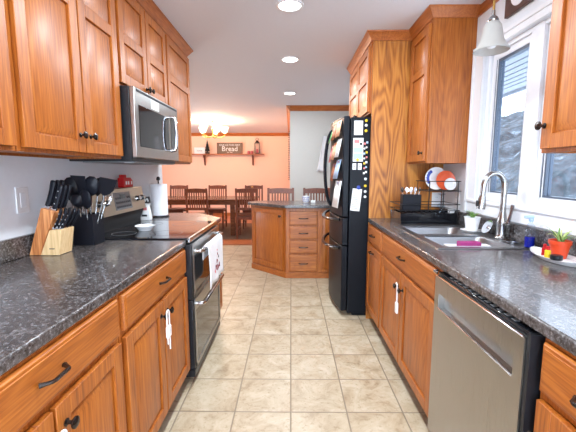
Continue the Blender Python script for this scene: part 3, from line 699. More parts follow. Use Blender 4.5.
# ------------------------------------------------------------------ utensil holder
uh = thing('utensil_holder', 'square black utensil holder on the left counter beside the knife block', 'holder', (-1.123, 1.925, CT+.001))
b = BM(); s = .056; z0, z1 = 0, .168; t_ = .004
box(b, -s, s, -s, -s+t_, z0, z1); box(b, -s, s, s-t_, s, z0, z1); box(b, -s, -s+t_, -s+t_, s-t_, z0, z1); box(b, s-t_, s, -s+t_, s-t_, z0, z1); box(b, -s+t_, s-t_, -s+t_, s-t_, z0, z0+t_)
mk('holder', b, 'navy', uh, bevel=.001); 
def utensil(base, top, kind, roll, label):
    base = Vector(base); top = Vector(top); d = (top-base).normalized(); ln = (top-base).length
    r = thing('cooking_utensil', label, 'utensil', base, 0, 'cooking utensils in the black holder')
    hl = .10
    b = BM(); tube(b, [Vector((0, 0, 0)), d*.06, d*(ln-hl)], .0048, 8); mk('shank', b, 'nickel', r)
    x = d.cross(Vector((0, 1, 0))).normalized(); y = d.cross(x).normalized()
    x2 = x*math.cos(roll)+y*math.sin(roll); y2 = d.cross(x2)
    R4 = Matrix((x2, y2, d)).transposed().to_4x4(); c0 = d*(ln-hl)
    b = BM()
    if kind == 'spoon':
        G = []
        for i in range(9):
            v = i/8; z = v*hl*1.05; hw = .039*math.sqrt(max(.01, 1-(2*v-1.05)**2)); row = []
            for j in range(9):
                u = j/8*2-1; row.append(b.verts.new(R4 @ Vector((u*hw, .014*(1-u*u)*math.sin(PI*v), z)) + c0))
            G.append(row)
        for i in range(8):
            for j in range(8): b.faces.new((G[i][j], G[i+1][j], G[i+1][j+1], G[i][j+1]))
        mk('head', b, 'navy', r, solid=.003)
    elif kind == 'turner':
        rings = []
        for v, hw, off in ((0, .008, 0), (.15, .026, .001), (.35, .040, .003), (1, .045, .008)):
            rings.append([R4 @ Vector((sx*hw, off+sy*.0018, v*hl)) + c0 for sx, sy in ((-1, -1), (1, -1), (1, 1), (-1, 1))])
        loft(b, rings)
        for k in range(3): pass
        mk('head', b, 'navy', r, bevel=.001)
    elif kind == 'ladle':
        for i in range(1): pass
        prof = [(.002, -.035), (.022, -.028), (.036, -.010), (.040, .0), (.037, .0), (.033, -.010), (.02, -.024), (.002, -.031)]
        rot = (Matrix((x2, y2, d)).transposed() @ Matrix.Rotation(math.radians(70), 3, 'X'))
        lathe(b, prof, c0+d*.04, 20, rot); mk('head', b, 'navy', r)
    else:   # whisk / tongs loops
        for k in range(6):
            a = PI*k/6; pts = []
            for i in range(15):
                u = i/14*2*PI; pts.append(R4 @ Vector((.024*math.sin(u)*math.cos(a), .024*math.sin(u)*math.sin(a), .005+.04*(1-math.cos(u)))) + c0)
            tube(b, pts, .0012, 5)
        mk('head', b, 'chrome', r)
    return r
U = [((-1.15, 1.94), (-1.205, 1.93, 1.265), 'turner', .3, 'black slotted turner leaning toward the wall'),
     ((-1.14, 1.93), (-1.165, 1.90, 1.285), 'spoon', .2, 'black solid spoon standing near the wall side'),
     ((-1.13, 1.94), (-1.115, 1.90, 1.30), 'turner', -.2, 'tall black square turner in the middle'),
     ((-1.125, 1.93), (-1.13, 1.89, 1.225), 'ladle', 0, 'black ladle bowl facing the camera'),
     ((-1.11, 1.94), (-1.045, 1.90, 1.29), 'spoon', .1, 'large black spoon leaning toward the aisle'),
     ((-1.10, 1.96), (-.985, 1.95, 1.285), 'turner', .7, 'black turner leaning farthest toward the aisle'),
     ((-1.11, 1.99), (-1.01, 2.01, 1.225), 'whisk', 0, 'wire whisk leaning toward the range'),
     ((-1.14, 1.99), (-1.19, 2.03, 1.25), 'spoon', 1.0, 'black spoon at the back wall side'),
     ((-1.12, 2.0), (-1.09, 2.05, 1.28), 'spoon', -.5, 'black spoon at the back middle'),
     ((-1.10, 1.93), (-1.08, 1.885, 1.22), 'spoon', -.3, 'short black spoon in front of the holder middle')]
for (bx, by), tp, kd, rl, lb in U: utensil((-1.123+(bx+1.123)*.8, 1.925+(by-1.965)*.8, CT+.008), (tp[0]-.005, tp[1]-.04, tp[2]-.008), kd, rl, lb+' of the utensil holder')

# ------------------------------------------------------------------ far left counter items
pt = thing('paper_towel_holder', 'white paper towel roll on a black stand at the end of the left counter', 'paper towel', (-1.175, 3.12, CT+.001))
b = BM(); lathe(b, [(0, 0), (.082, 0), (.082, .008), (.075, .013), (0, .013)], seg=32); mk('base', b, 'blackpl', pt)
b = BM(); lathe(b, [(.006, .013), (.006, .315), (.004, .318), (.016, .325), (.016, .342), (.009, .354), (0, .351)], seg=14); mk('pole', b, 'blackpl', pt)
b = BM(); lathe(b, [(.02, .0145), (.071, .0145), (.072, .02), (.072, .285), (.071, .29), (.02, .29)], seg=40); mk('paper_roll', b, 'quilt', pt)
bg_ = thing('snack_packet', 'white packet with pink print and a black lettered top beside the paper towel roll', 'packet', (-1.195, 2.87, CT+.001))
b = BM(); rings = []
for z, wx, wy in ((0, .040, .022), (.02, .044, .026), (.08, .036, .02), (.115, .032, .014), (.135, .034, .010)):
    rings.append([(sx*wx, sy*wy, z) for sx, sy in ((-1, -1), (-.3, -1.15), (.3, -1.15), (1, -1), (1, 1), (0, 1.1), (-1, 1))])
loft(b, rings); mk('packet', b, 'paper', bg_, bevel=.004)
b = BM(); box(b, -.022, .020, -.031, -.029, .035, .05); mk('print', b, 'ink', bg_)
b = BM(); box(b, -.014, .018, -.0245, -.0215, .085, .11); mk('print', b, 'pink', bg_)
TM = Matrix.Translation((-.018, -.002, .163)) @ Matrix.Rotation(math.radians(-8), 4, 'Y')
b = BM(); obox(b, TM, .115, .018, .052); hd = mk('lettered_top', b, 'ink', bg_, bevel=.004)
for k, (dx, dz, ww, hh) in enumerate(((-.042, .0, .012, .026), (-.026, .006, .010, .018), (-.012, -.004, .014, .022), (.006, .004, .010, .022), (.022, -.002, .014, .020), (.042, .0, .014, .030))):
    b = BM(); obox(b, TM @ Matrix.Translation((dx, -.0095, dz)) @ Matrix.Rotation(.3*(-1)**k, 4, 'Y'), ww, .001, hh); mk('letter_mark', b, 'paper', hd)

# ------------------------------------------------------------------ child locks on cabinet handles
def lock(loc, rotz, ln, label):
    t = thing('child_lock', label, 'cabinet lock', loc, rotz, 'white cabinet child locks')
    b = BM(); pts = []
    for i in range(17):
        a = PI*i/16; pts.append((.016*math.cos(a), -.004, .010+.014*math.sin(a)))
    pts = [(.014, -.004, -ln)] + [(.016, -.004, -ln*.4)] + pts + [(-.016, -.004, -ln*.4), (-.010, -.004, -ln*.8)]
    tube(b, pts, .0035, 8); mk('strap', b, 'ceramic', t)
    b = BM(); box(b, -.020, .020, -.012, .003, -ln*.62, -ln*.3); mk('buckle', b, 'ceramic', t, bevel=.004)
    return t
lock((-.584, 1.585, .640), LR, .175, 'white plastic child lock hanging from the knobs beside the range')
lock((-.584, .812, .632), LR, .06, 'white plastic child lock on the nearest left cabinet knobs')
t = thing('child_lock', 'white plastic child lock hanging from the knobs of the sink cabinet', 'cabinet lock', (.648, 2.07, .61), RR, 'white cabinet child locks')
b = BM(); tube(b, [(-.03, -.004, .02), (-.015, -.004, .03), (.0, -.004, .02), (.004, -.004, -.03), (.006, -.004, -.09)], .004, 8); mk('strap', b, 'ceramic', t)
b = BM(); box(b, -.012, .024, -.012, .002, -.155, -.085); mk('buckle', b, 'ceramic', t, bevel=.006)

# ------------------------------------------------------------------ dishwasher
DY0, DY1 = .93, 1.545
dw = thing('dishwasher', 'stainless dishwasher with slanted pocket handle under the right counter', 'dishwasher', (.66, DY0, 0))
b = BM(); box(b, .70, 1.25, DY0+.003, DY1-.003, .10, .872); mk('tub', b, 'blackpl', dw, world=True)
b = BM(); box(b, .74, .76, DY0+.003, DY1-.003, 0, .10); mk('toe_kick', b, 'black', dw, world=True)
b = BM(); # door: front skin with a gentle bow, pocket handle as recessed slot
x = .650
box(b, x, .70, DY0+.004, DY1-.004, .105, .715); box(b, x, .70, DY0+.004, DY1-.004, .78, .852)
box(b, x, .70, DY0+.004, DY0+.045, .715, .78); box(b, x, .70, DY1-.045, DY1-.004, .715, .78); box(b, x+.028, .70, DY0+.045, DY1-.045, .715, .78)
bmesh.ops.remove_doubles(b, verts=b.verts, dist=1e-5)
dd = mk('door', b, 'steelz', dw, world=True)
b = BM(); box(b, x+.0295, .70, DY0+.0015, DY0+.0038, .105, .852); box(b, x+.006, .70, DY0-.012, DY0+.0014, .105, .868); mk('door_side', b, 'blackpl', dd, world=True)
b = BM(); tube(b, [(x-.001, DY0+.045, .716), (x-.001, DY1-.045, .716)], .004, 8); mk('handle_lip', b, 'chrome', dd, world=True)
b = BM(); box(b, x+.012, .698, DY0+.006, DY1-.006, .8525, .868); cp = mk('control_strip', b, 'blackgl', dw, world=True, bevel=.002)
b = BM()
for i in range(12): box(b, x+.02, x+.035, DY0+.08+i*.038, DY0+.1+i*.038, .868, .8688)
mk('buttons', b, 'grey', cp, world=True)
b = BM(); tube(b, [(x+.001, DY0+.01, .853), (x+.001, DY1-.01, .853)], .0035, 8); mk('top_edge', b, 'chrome', dd, world=True)
b = BM(); tube(b, [(x-.004, DY1-.03, .868), (x-.012, DY1-.015, .874), (x+.01, DY1, .872)], .006, 8); mk('latch', b, 'chrome', dw, world=True)

# ------------------------------------------------------------------ refrigerator
fr = thing('refrigerator', 'black french door refrigerator covered in photos and magnets', 'refrigerator', (.50, 3.09, 0))
FY0, FY1 = 3.09, 3.995
b = BM(); box(b, .512, 1.27, FY0, FY1, .03, 1.775); box(b, .56, 1.2, FY0+.02, FY1-.02, 0, .03); mk('body', b, 'fridge', fr, world=True, bevel=.004)
def bow(y): 
    u = (y-FY0)/(FY1-FY0); return .455 - .055*math.sin(PI*u)
def fdoor(y0, y1, z0, z1, nm):
    pts = [(.505, y0), (.505, y1)]; n = 12
    for i in range(n+1):
        y = y1+(y0-y1)*i/n; pts.append((bow(y), y))
    b = BM(); prism(b, pts, 'z', z0, z1); return mk(nm, b, 'fridge', fr, world=True, bevel=.006)
ym = (FY0+FY1)/2
d1 = fdoor(FY0+.003, ym-.002, .915, 1.785, 'door'); d2 = fdoor(ym+.002, FY1-.003, .915, 1.785, 'door')
d3 = fdoor(FY0+.003, FY1-.003, .66, .905, 'freezer_drawer'); d4 = fdoor(FY0+.003, FY1-.003, .05, .65, 'freezer_drawer')
for y, dd in ((ym-.04, d1), (ym+.04, d2)):
    b = BM(); pts = []
    for i in range(17):
        u = i/16; pts.append((bow(y)-.06*math.sin(PI*u)**.6-.002, y, .98+.73*u))
    tube(b, pts, .013, 10); mk('handle', b, 'fridge', dd, world=True)
for z, dd in ((.865, d3), (.605, d4)):
    b = BM(); pts = []
    for i in range(17):
        u = i/16; y = FY0+.06+(FY1-FY0-.12)*u; pts.append((bow(y)-.065*math.sin(PI*u)**.5-.002, y, z+.02-.02*math.sin(PI*u)))
    tube(b, pts, .019, 12, flatten=.8); mk('handle', b, 'blackgl', dd, world=True)
# papers on the side facing the camera
def paper(x0, x1, z0, z1, label, tiltdeg=0, extra=(), mat='paper', magnet=None):
    cx, cz = (x0+x1)/2, (z0+z1)/2; t = thing('note', label, 'paper', (cx, FY0-.001, cz), 0, 'papers on the refrigerator side')
    R = Matrix.Rotation(math.radians(tiltdeg), 4, 'Y')
    b = BM(); box(b, -(x1-x0)/2, (x1-x0)/2, -.0012, 0, -(z1-z0)/2, (z1-z0)/2); b.transform(R); mk('sheet', b, mat, t)
    for (ax0, ax1, az0, az1, m) in extra:
        b = BM(); w_, h_ = x1-x0, z1-z0; box(b, (ax0-.5)*w_, (ax1-.5)*w_, -.0018, -.0013, (az0-.5)*h_, (az1-.5)*h_); b.transform(R); mk('print', b, m, t)
    return t
lines = lambda n, a=.1, c=.9, z0=.15, z1=.85: [(a, c-.15*(i % 3 == 1), z0+(z1-z0)*i/n, z0+(z1-z0)*i/n+.02, 'grey') for i in range(n)]
paper(.540, .615, 1.625, 1.745, 'white calendar sheet at the top of the refrigerator side', 0, lines(6))
paper(.535, .622, 1.40, 1.60, 'white flyer with blue panels below the calendar sheet on the refrigerator side', 0, [(.1, .6, .78, .92, 'pink'), (.05, .95, .40, .60, 'lilac'), (.05, .95, .08, .34, 'lilac'), (.65, .9, .70, .80, 'ink')])
paper(.533, .565, 1.33, 1.385, 'small white note under the flyer, left one', 0, [(.2, .8, .4, .5, 'ink')])
paper(.580, .612, 1.33, 1.385, 'small white note under the flyer, right one', 0, [(.2, .8, .4, .5, 'ink')])
paper(.530, .612, .97, 1.165, 'tilted white list held by a blue magnet on the refrigerator side', 6, lines(8, .1, .8, .1, .75))
def magnet(x, z, r, mat, label, sq=False):
    b = BM()
    if sq: box(b, -r, r, -.006, 0, -r, r)
    else: lathe(b, [(0, 0), (r, 0), (r, .005), (r*.7, .008), (0, .009)], (0, 0, 0), 14, Matrix.Rotation(PI/2, 3, 'X'))
    o = mk('magnet', b, mat, None, bevel=.001 if sq else 0); o.location = (x, FY0-.0032, z); tag(o, label, 'magnet', 'magnets on the refrigerator side'); return o
magnet(.575, 1.415, .013, 'yellow', 'round yellow magnet at the bottom of the flyer')
magnet(.590, 1.175, .017, 'cobalt', 'large blue magnet clip holding the tilted list')
for i in range(7):
    for j in range(2):
        magnet(.634+.018*j+random.uniform(-.003, .003), 1.30+i*.042+.01*j, .0085, ['ceramic', 'ceramic', 'pink', 'lilac', 'yellow'][(i*2+j) % 5], f'small {["white", "white", "pink", "pale blue", "yellow"][(i*2+j) % 5]} magnet in the {["bottom", "second", "third", "fourth", "fifth", "sixth", "top"][i]} pair of the magnet column, {["left", "right"][j]} one', i % 2 == 0)
for i, z in enumerate((1.25, 1.19, 1.14, 1.095)):
    magnet(.648, z, .012, ['ceramic', 'yellow', 'ceramic', 'ceramic'][i], f'round {["white", "yellow", "white", "white"][i]} magnet below the column, {["top", "second", "third", "lowest"][i]} one')
for i, z in enumerate((1.745, 1.705, 1.66)):
    magnet(.642, z, .012, ['yellow', 'ceramic', 'yellow'][i], f'{["yellow", "white", "yellow"][i]} magnet beside the calendar sheet, {["top", "middle", "lowest"][i]} one')
# photos and papers on the near refrigerator door (facing the aisle)
ph = [(3.14, 3.26, 1.62, 1.76, 'skin', 'tan family photo at the top near corner of the refrigerator door'),
      (3.27, 3.40, 1.60, 1.74, 'brown', 'brown photo at the top middle of the refrigerator door'),
      (3.41, 3.50, 1.58, 1.70, 'greenprint', 'green card at the top of the refrigerator door near the handle'),
      (3.13, 3.24, 1.44, 1.60, 'paper', 'white sheet below the tan photo on the refrigerator door'),
      (3.25, 3.37, 1.42, 1.58, 'skin', 'tan photo in the second row of the refrigerator door'),
      (3.38, 3.47, 1.40, 1.56, 'pink', 'pink card in the second row of the refrigerator door'),
      (3.14, 3.27, 1.25, 1.42, 'lilac', 'pale blue sheet in the third row of the refrigerator door'),
      (3.28, 3.40, 1.23, 1.39, 'brown', 'brown photo in the third row of the refrigerator door'),
      (3.12, 3.30, .99, 1.23, 'paper', 'large white sheet at the bottom of the refrigerator door')]
for y0, y1, z0, z1, mt, lb in ph:
    n = 5; pts = []; b = BM(); off = random.uniform(.002, .004)
    t = thing('photo', lb, 'photo', (bow((y0+y1)/2)-.003, (y0+y1)/2, (z0+z1)/2), 0, 'photos on the refrigerator door')
    R = [[], []]
    for i in range(n+1):
        y = y0+(y1-y0)*i/n
        R[0].append((bow(y)-off, y, z0)); R[1].append((bow(y)-off, y, z1))
    cu_ = random.uniform(.02, .045)
    V0 = [b.verts.new((p[0]-cu_, p[1]-.006, p[2])) for i, p in enumerate(R[0])]; V1 = [b.verts.new(p) for p in R[1]]
    for i in range(n): b.faces.new((V0[i], V0[i+1], V1[i+1], V1[i]))
    mk('sheet', b, mt, t, world=True, solid=.001)
    b = BM(); yc = (y0+y1)/2; lathe(b, [(0, 0), (.01, 0), (.009, .006), (0, .007)], (bow(yc)-off-.001, yc, z1-.02), 12, Matrix.Rotation(-PI/2, 3, 'Y'))
    mk('magnet', b, random.choice(['red', 'yellow', 'ceramic', 'cobalt']), t, world=True)
# white ribbon on the far wall
t = thing('hanging_scarf', 'sheer white cloth hanging on the far white wall left of the refrigerator', 'cloth', (.58, 6.24, 1.3))
b = BM(); G = []
for i in range(14):
    v = i/13; row = []
    for j in range(9):
        u = j/8-.5; wd = .05+.13*v; row.append(b.verts.new((.59-.05*v+u*wd, 6.23+.008*math.sin(u*20), 1.93-.62*v+.03*abs(u)*v)))
    G.append(row)
for i in range(13):
    for j in range(8): b.faces.new((G[i][j], G[i+1][j], G[i+1][j+1], G[i][j+1]))
mk('cloth', b, 'towel', t, world=True, solid=.003)
b = BM(); tube(b, [(.60, 6.258, 1.95), (.60, 6.225, 1.95), (.60, 6.222, 1.965)], .005, 8); mk('hook', b, 'chrome', t, world=True)

# ------------------------------------------------------------------ peninsula island
isl = thing('island_cabinet', 'oak island cabinet with angled corner door and two stacks of drawers', 'cabinet', (-.061, 4.254, 0))
A = (-.53, 4.71); Bc = (-.061, 4.254); D = (1.28, 4.254)
poly = [A, Bc, D, (1.28, 4.85), (-.53, 4.85)]
b = BM(); prism(b, poly, 'z', .001, .875); mk('body', b, 'oak', isl, world=True)
b = BM(); n_ = Vector((Bc[1]-A[1], -(Bc[0]-A[0]))).normalized()   # outward for angled face
def off(p, k): return p
dA = (Vector(Bc)-Vector(A)); wA = dA.length; dA.normalize(); nA = Vector((dA.y, -dA.x))
e = .014
prism(b, [(A[0]+nA.x*e, A[1]+nA.y*e), (Bc[0]-.006, Bc[1]-e), (D[0], D[1]-e), (D[0], D[1]-.0005), (Bc[0], Bc[1]-.0005), (A[0]+nA.x*.0005, A[1]+nA.y*.0005)], 'z', .002, .075)
mk('base_moulding', b, 'oak_h', isl, world=True, bevel=.003)
MA = Matrix.Translation((A[0], A[1], 0)) @ Matrix.Rotation(math.atan2(dA.y, dA.x), 4, 'Z')
b = door_bm(.03, wA-.045, .10, .845); b.transform(MA); dd = mk('door', b, 'oak', isl, world=True, bevel=.002)
b = BM(); lathe(b, [(.011, 0), (.0055, .005), (.005, .014), (.0165, .023), (.0165, .027), (0, .032)], (wA-.075, -.02, .77), 16, Matrix.Rotation(PI/2, 3, 'X')); b.transform(MA); mk('knob', b, 'bronze', dd, world=True)
MB_ = Matrix.Translation((0, 4.254, 0))
for (x0, x1) in ((-.02, .325), (.50, .845), (.86, 1.27)):
    for (z0, z1) in ((.665, .835), (.495, .645), (.315, .475), (.085, .295)):
        b = drawer_bm(x0, x1, z0, z1); b.transform(MB_); dd = mk('drawer', b, 'oak_h', isl, world=True, bevel=.001)
        b = BM(); pts = []; xc = (x0+x1)/2
        for i in range(11):
            u = i/10; pts.append((xc-.055+.11*u, 4.232-.024*min(1, math.sin(PI*u)*1.7), (z0+z1)/2)) 
        tube(b, pts, .0065, 8); mk('handle', b, 'bronze', dd, world=True)
b = door_bm(.345, .485, .085, .835, st=.035); b.transform(MB_); mk('door', b, 'oak', isl, world=True, bevel=.002)
b = BM(); prism(b, [(-.575, 4.66), (-.075, 4.20), (RW-.002, 4.20), (RW-.002, 4.90), (-.50, 4.90)], 'z', .8765, CT)
o = mk('island_countertop', b, 'counter', None, bevel=.008, seg=3); tag(o, 'dark mottled laminate countertop on the oak island', 'countertop')
t = thing('patterned_cup', 'small white cup with blue dots on the island countertop', 'cup', (.195, 4.60, CT+.001))
b = BM(); lathe(b, [(0, 0), (.034, 0), (.040, .01), (.043, .085), (.040, .085), (.036, .012), (0, .008)], seg=22); mk('cup', b, 'ceramic', t)
b = BM()
for k in range(10):
    for z in (.02, .045, .068):
        a = 2*PI*(k+.5*(z == .045))/10; r_ = .0405+.03*z; obox(b, Matrix.Translation((r_*math.cos(a), r_*math.sin(a), z)) @ Matrix.Rotation(a, 4, 'Z') @ Matrix.Rotation(PI/4, 4, 'X'), .003, .012, .012)
mk('dot_pattern', b, 'cobalt', t)
b = BM(); box(b, -.028, .028, -.018, .018, 0, .03); o = mk('small_box', b, 'paper', None, bevel=.003); o.location = (.285, 4.55, CT+.0015); tag(o, 'tiny white box beside the patterned cup on the island', 'box')

# ------------------------------------------------------------------ sink, faucet and things around
sk = thing('sink', 'double bowl stainless steel sink set into the right counter', 'sink', (1.0, 2.18, CT))
b = BM()
def bowl(b, x0, x1, y0, y1, zt, zb, r=.05):
    def rr(x0, x1, y0, y1, r, z):
        out = []
        for cx, cy, a0 in ((x1-r, y1-r, 0), (x0+r, y1-r, 90), (x0+r, y0+r, 180), (x1-r, y0+r, 270)):
            for k in range(5):
                a = math.radians(a0+22.5*k); out.append((cx+r*math.cos(a), cy+r*math.sin(a), z))
        return out
    rings = [rr(x0, x1, y0, y1, r, zt), rr(x0+.006, x1-.006, y0+.006, y1-.006, r, zt-.012), rr(x0+.012, x1-.012, y0+.012, y1-.012, r, zb+.03), rr(x0+.035, x1-.035, y0+.035, y1-.035, r, zb)]
    R = loft(b, rings, cap=False); b.faces.new(R[-1]); return rings[0]
by = [(1.825, 2.165), (2.195, 2.535)]
bx0, bx1 = .80, 1.185
for y0, y1 in by:
    b = BM(); bowl(b, bx0, bx1, y0, y1, CT+.004, CT-.17); mk('basin', b, 'sink', sk, world=True, solid=.0012)
b = BM(); zt, zo = CT+.006, CT+.001
xa, xb_, ya, yb = .76, 1.272, 1.785, 2.575
# rim with the two holes, as rings of quads around each bowl
box(b, xa, bx0+.006, ya, yb, zo, zt); box(b, bx1-.006, xb_, ya, yb, zo, zt)
box(b, bx0+.006, bx1-.006, ya, by[0][0]+.006, zo, zt); box(b, bx0+.006, bx1-.006, by[0][1]-.006, by[1][0]+.006, zo, zt); box(b, bx0+.006, bx1-.006, by[1][1]-.006, yb, zo, zt)
mk('rim', b, 'sink', sk, world=True)
for y0, y1 in by:
    b = BM(); lathe(b, [(0, 0), (.04, 0), (.042, .003), (.03, .004), (0, .002)], (1.0, (y0+y1)/2, CT-.169), 24); mk('drain', b, 'chrome', sk, world=True)
# faucet
fa = thing('faucet', 'tall curved nickel pull-down kitchen faucet behind the sink', 'faucet', (1.238, 2.055, CT+.007))
b = BM(); lathe(b, [(0, 0), (.034, 0), (.034, .006), (.028, .012), (.024, .03), (.026, .08), (.028, .10), (.022, .13), (.016, .16), (.0, .165)], seg=24); mk('base', b, 'nickel', fa)
b = BM(); pts = [(0, 0, .15)]; pts += [(0, 0, .28)]
for i in range(1, 14):
    a = PI*i/14*1.08; pts.append((-.061+.061*math.cos(a), 0, .300+.082*math.sin(a)))
pts += [(-.124, 0, .25)]
tube(b, pts, .0155, 14); mk('spout', b, 'nickel', fa)
b = BM(); tube(b, [(-.1237, 0, .252), (-.126, 0, .235), (-.128, 0, .20), (-.130, 0, .175)], [.0165, .020, .024, .023], 16); sh = mk('spray_head', b, 'nickel', fa)
b = BM(); box(b, -.158, -.148, -.008, .008, .19, .225); mk('spray_button', b, 'blackpl', sh, bevel=.003)
b = BM(); tube(b, [(.0, -.022, .09), (.004, -.05, .10)], .013, 12); tube(b, [(.004, -.052, .10), (.008, -.062, .15), (.012, -.07, .205)], [.011, .008, .010], 10, ); mk('lever', b, 'nickel', fa)
# soap / strainer baskets
def strainer(loc, label):
    t = thing('sink_strainer', label, 'strainer', loc)
    b = BM(); lathe(b, [(0, 0), (.028, 0), (.033, .006), (.042, .010), (.042, .013), (.03, .010), (.0, .005)], seg=28); mk('basket', b, 'chrome', t)
    b = BM(); lathe(b, [(.006, .008), (.005, .018), (.011, .022), (.011, .026), (0, .028)], seg=14); mk('knob', b, 'blackpl', t); return t
strainer((1.226, 1.93, CT+.007), 'chrome and black sink strainer in front of the blue soap bottle')
t = thing('sink_strainer', 'chrome mesh sink strainer standing behind the faucet beside the white pot', 'strainer', (1.225, 2.185, CT+.007))
b = BM(); Rr = Matrix.Rotation(math.radians(-62), 3, 'Y'); lathe(b, [(0, 0), (.03, 0), (.036, .008), (.045, .010), (.045, .014), (.03, .012), (0, .006)], (.012, 0, .044), 28, Rr); mk('basket', b, 'chrome', t)
b = BM(); lathe(b, [(.012, .008), (.012, .02), (0, .02)], (.012, 0, .044), 14, Rr); mk('knob', b, 'chrome', t)
# white pot with a small plant at the sink corner
wp = thing('potted_plant', 'small plant in a white pot on a white saucer behind the sink', 'plant', (1.19, 2.30, CT+.0075))
b = BM(); lathe(b, [(0, 0), (.055, 0), (.075, .010), (.078, .013), (.055, .006), (0, .005)], seg=28); mk('saucer', b, 'ceramic', wp)
b = BM(); lathe(b, [(0, .0065), (.036, .0065), (.040, .012), (.055, .105), (.058, .108), (.052, .108), (.048, .095), (0, .093)], seg=28); mk('pot', b, 'ceramic', wp)
b = BM()
def blade(b, base, ang, ln, up, w=.006):
    c = Vector(base); L_ = []; R_ = []
    for i in range(8):
        u = i/7; p = c + Vector((math.cos(ang)*ln*u, math.sin(ang)*ln*u, up*math.sin(u*2.0))); sd = Vector((-math.sin(ang), math.cos(ang), 0))*w*(1-u)**.5*(.6+.4*min(1, u*4))
        L_.append(b.verts.new(p-sd)); R_.append(b.verts.new(p+sd))
    for i in range(7): b.faces.new((L_[i], R_[i], R_[i+1], L_[i+1]))
for k in range(14): blade(b, (0, 0, .093), k*2.4, random.uniform(.03, .08), random.uniform(.03, .07), .006)
mk('leaves', b, 'leaf', wp, solid=.0008); wp.scale = (.9, .9, .9)
# pink sponge + white sink caddy
b = BM(); box(b, -.056, .056, -.024, .024, -.012, .020); o = mk('sponge', b, 'magenta', None, bevel=.005); 
o.location = (.955, 1.864, CT+.0065); tag(o, 'magenta sponge in the white tray of the near sink bowl', 'sponge')
t = thing('sink_tray', 'white plastic tray in the near sink bowl under the magenta sponge', 'tray', (.945, 1.864, CT-.0105))
b = BM(); rings = []
for (k, z) in ((0, 0), (.012, .03), (.010, .03), (-.004, .004)):
    rings.append([(sx*(.108+k*.5), sy*(.026+k*.3), z*.6) for sx, sy in ((-1, -1), (1, -1), (1, 1), (-1, 1))])
loft(b, rings); mk('tray', b, 'ceramic', t, bevel=.002)
# blue soap bottle
sb = thing('soap_bottle', 'clear spray bottle half full of blue dish soap by the window', 'bottle', (1.243, 1.815, CT+.007))
b = BM(); lathe(b, [(0, 0), (.022, 0), (.024, .005), (.024, .09), (.018, .115), (.010, .128), (.010, .135)], seg=20, close=False); mk('bottle', b, 'clear', sb)
b = BM(); lathe(b, [(0, .002), (.0225, .002), (.0225, .055), (0, .055)], seg=20); mk('liquid', b, 'blue', sb)
b = BM(); lathe(b, [(.011, .133), (.012, .15), (0, .15)], seg=14); box(b, -.035, .012, -.008, .008, .15, .166); mk('trigger_head', b, 'lilac', sb, bevel=.003)
# white tray with the spider plant, small bottles
tr = thing('serving_tray', 'white boat-shaped plate under the orange flower pot', 'plate', (1.198, 1.555, CT+.001))
b = BM(); rings = []
for k, z, s in ((0, 0, .75), (.0, .004, .8), (0, .018, 1.0), (0, .020, 1.0), (0, .008, .78)):
    ring = []
    for i in range(36):
        a = 2*PI*i/36; rx = .072*s; ry = .145*s*(1+.12*abs(math.sin(a))**3); ring.append((rx*math.cos(a), ry*math.sin(a), z + (.010*abs(math.sin(a))**4 if s > .9 else 0)))
    rings.append(ring)
loft(b, rings); mk('plate', b, 'ceramic', tr)
sp = thing('potted_plant', 'spider plant in an orange flower pot on the white plate by the window', 'plant', (1.217, 1.575, CT+.0105))
b = BM(); lathe(b, [(0, 0), (.033, 0), (.034, .004), (.046, .072), (.051, .073), (.052, .092), (.047, .092), (.043, .076), (0, .074)], seg=28); mk('pot', b, 'orange', sp)
b = BM(); lathe(b, [(0, .075), (.042, .075), (.03, .08), (0, .082)], seg=20); mk('soil', b, 'soil', sp); sp.scale = (.86, .86, .86)
for mt in ('leaf', 'leafpale'):
    b = BM()
    for k in range(9): blade(b, (random.uniform(-.012, .012), random.uniform(-.012, .012), .078), k*2.39+(mt == 'leaf')*.6, random.uniform(.04, .12), random.uniform(.03, .085), .005)
    mk('leaves', b, mt, sp, solid=.0006)
def vial(x, y, z, r, h, body, cap, label):
    t = thing('food_colour_bottle', label, 'bottle', (x, y, z))
    b = BM(); lathe(b, [(0, 0), (r, 0), (r, h*.6), (r*.6, h*.66), (0, h*.66)], seg=16); mk('bottle', b, body, t)
    b = BM(); lathe(b, [(r*.62, h*.665), (r*.62, h*.95), (r*.4, h), (0, h)], seg=14); mk('cap', b, cap, t)
vial(1.136, 1.535, CT+.0215, .012, .05, 'yellow', 'red', 'small yellow bottle with a red cap at the edge of the white plate')
vial(1.150, 1.575, CT+.0215, .011, .052, 'red', 'red', 'small red bottle behind the yellow bottle on the white plate')
t = thing('jar_lid', 'black round cap lying beside the yellow bottle on the white plate', 'lid', (1.142, 1.490, CT+.0215))
b = BM(); lathe(b, [(0, 0), (.022, 0), (.023, .004), (.023, .018), (.019, .021), (0, .021)], seg=20); mk('lid', b, 'blackpl', t)

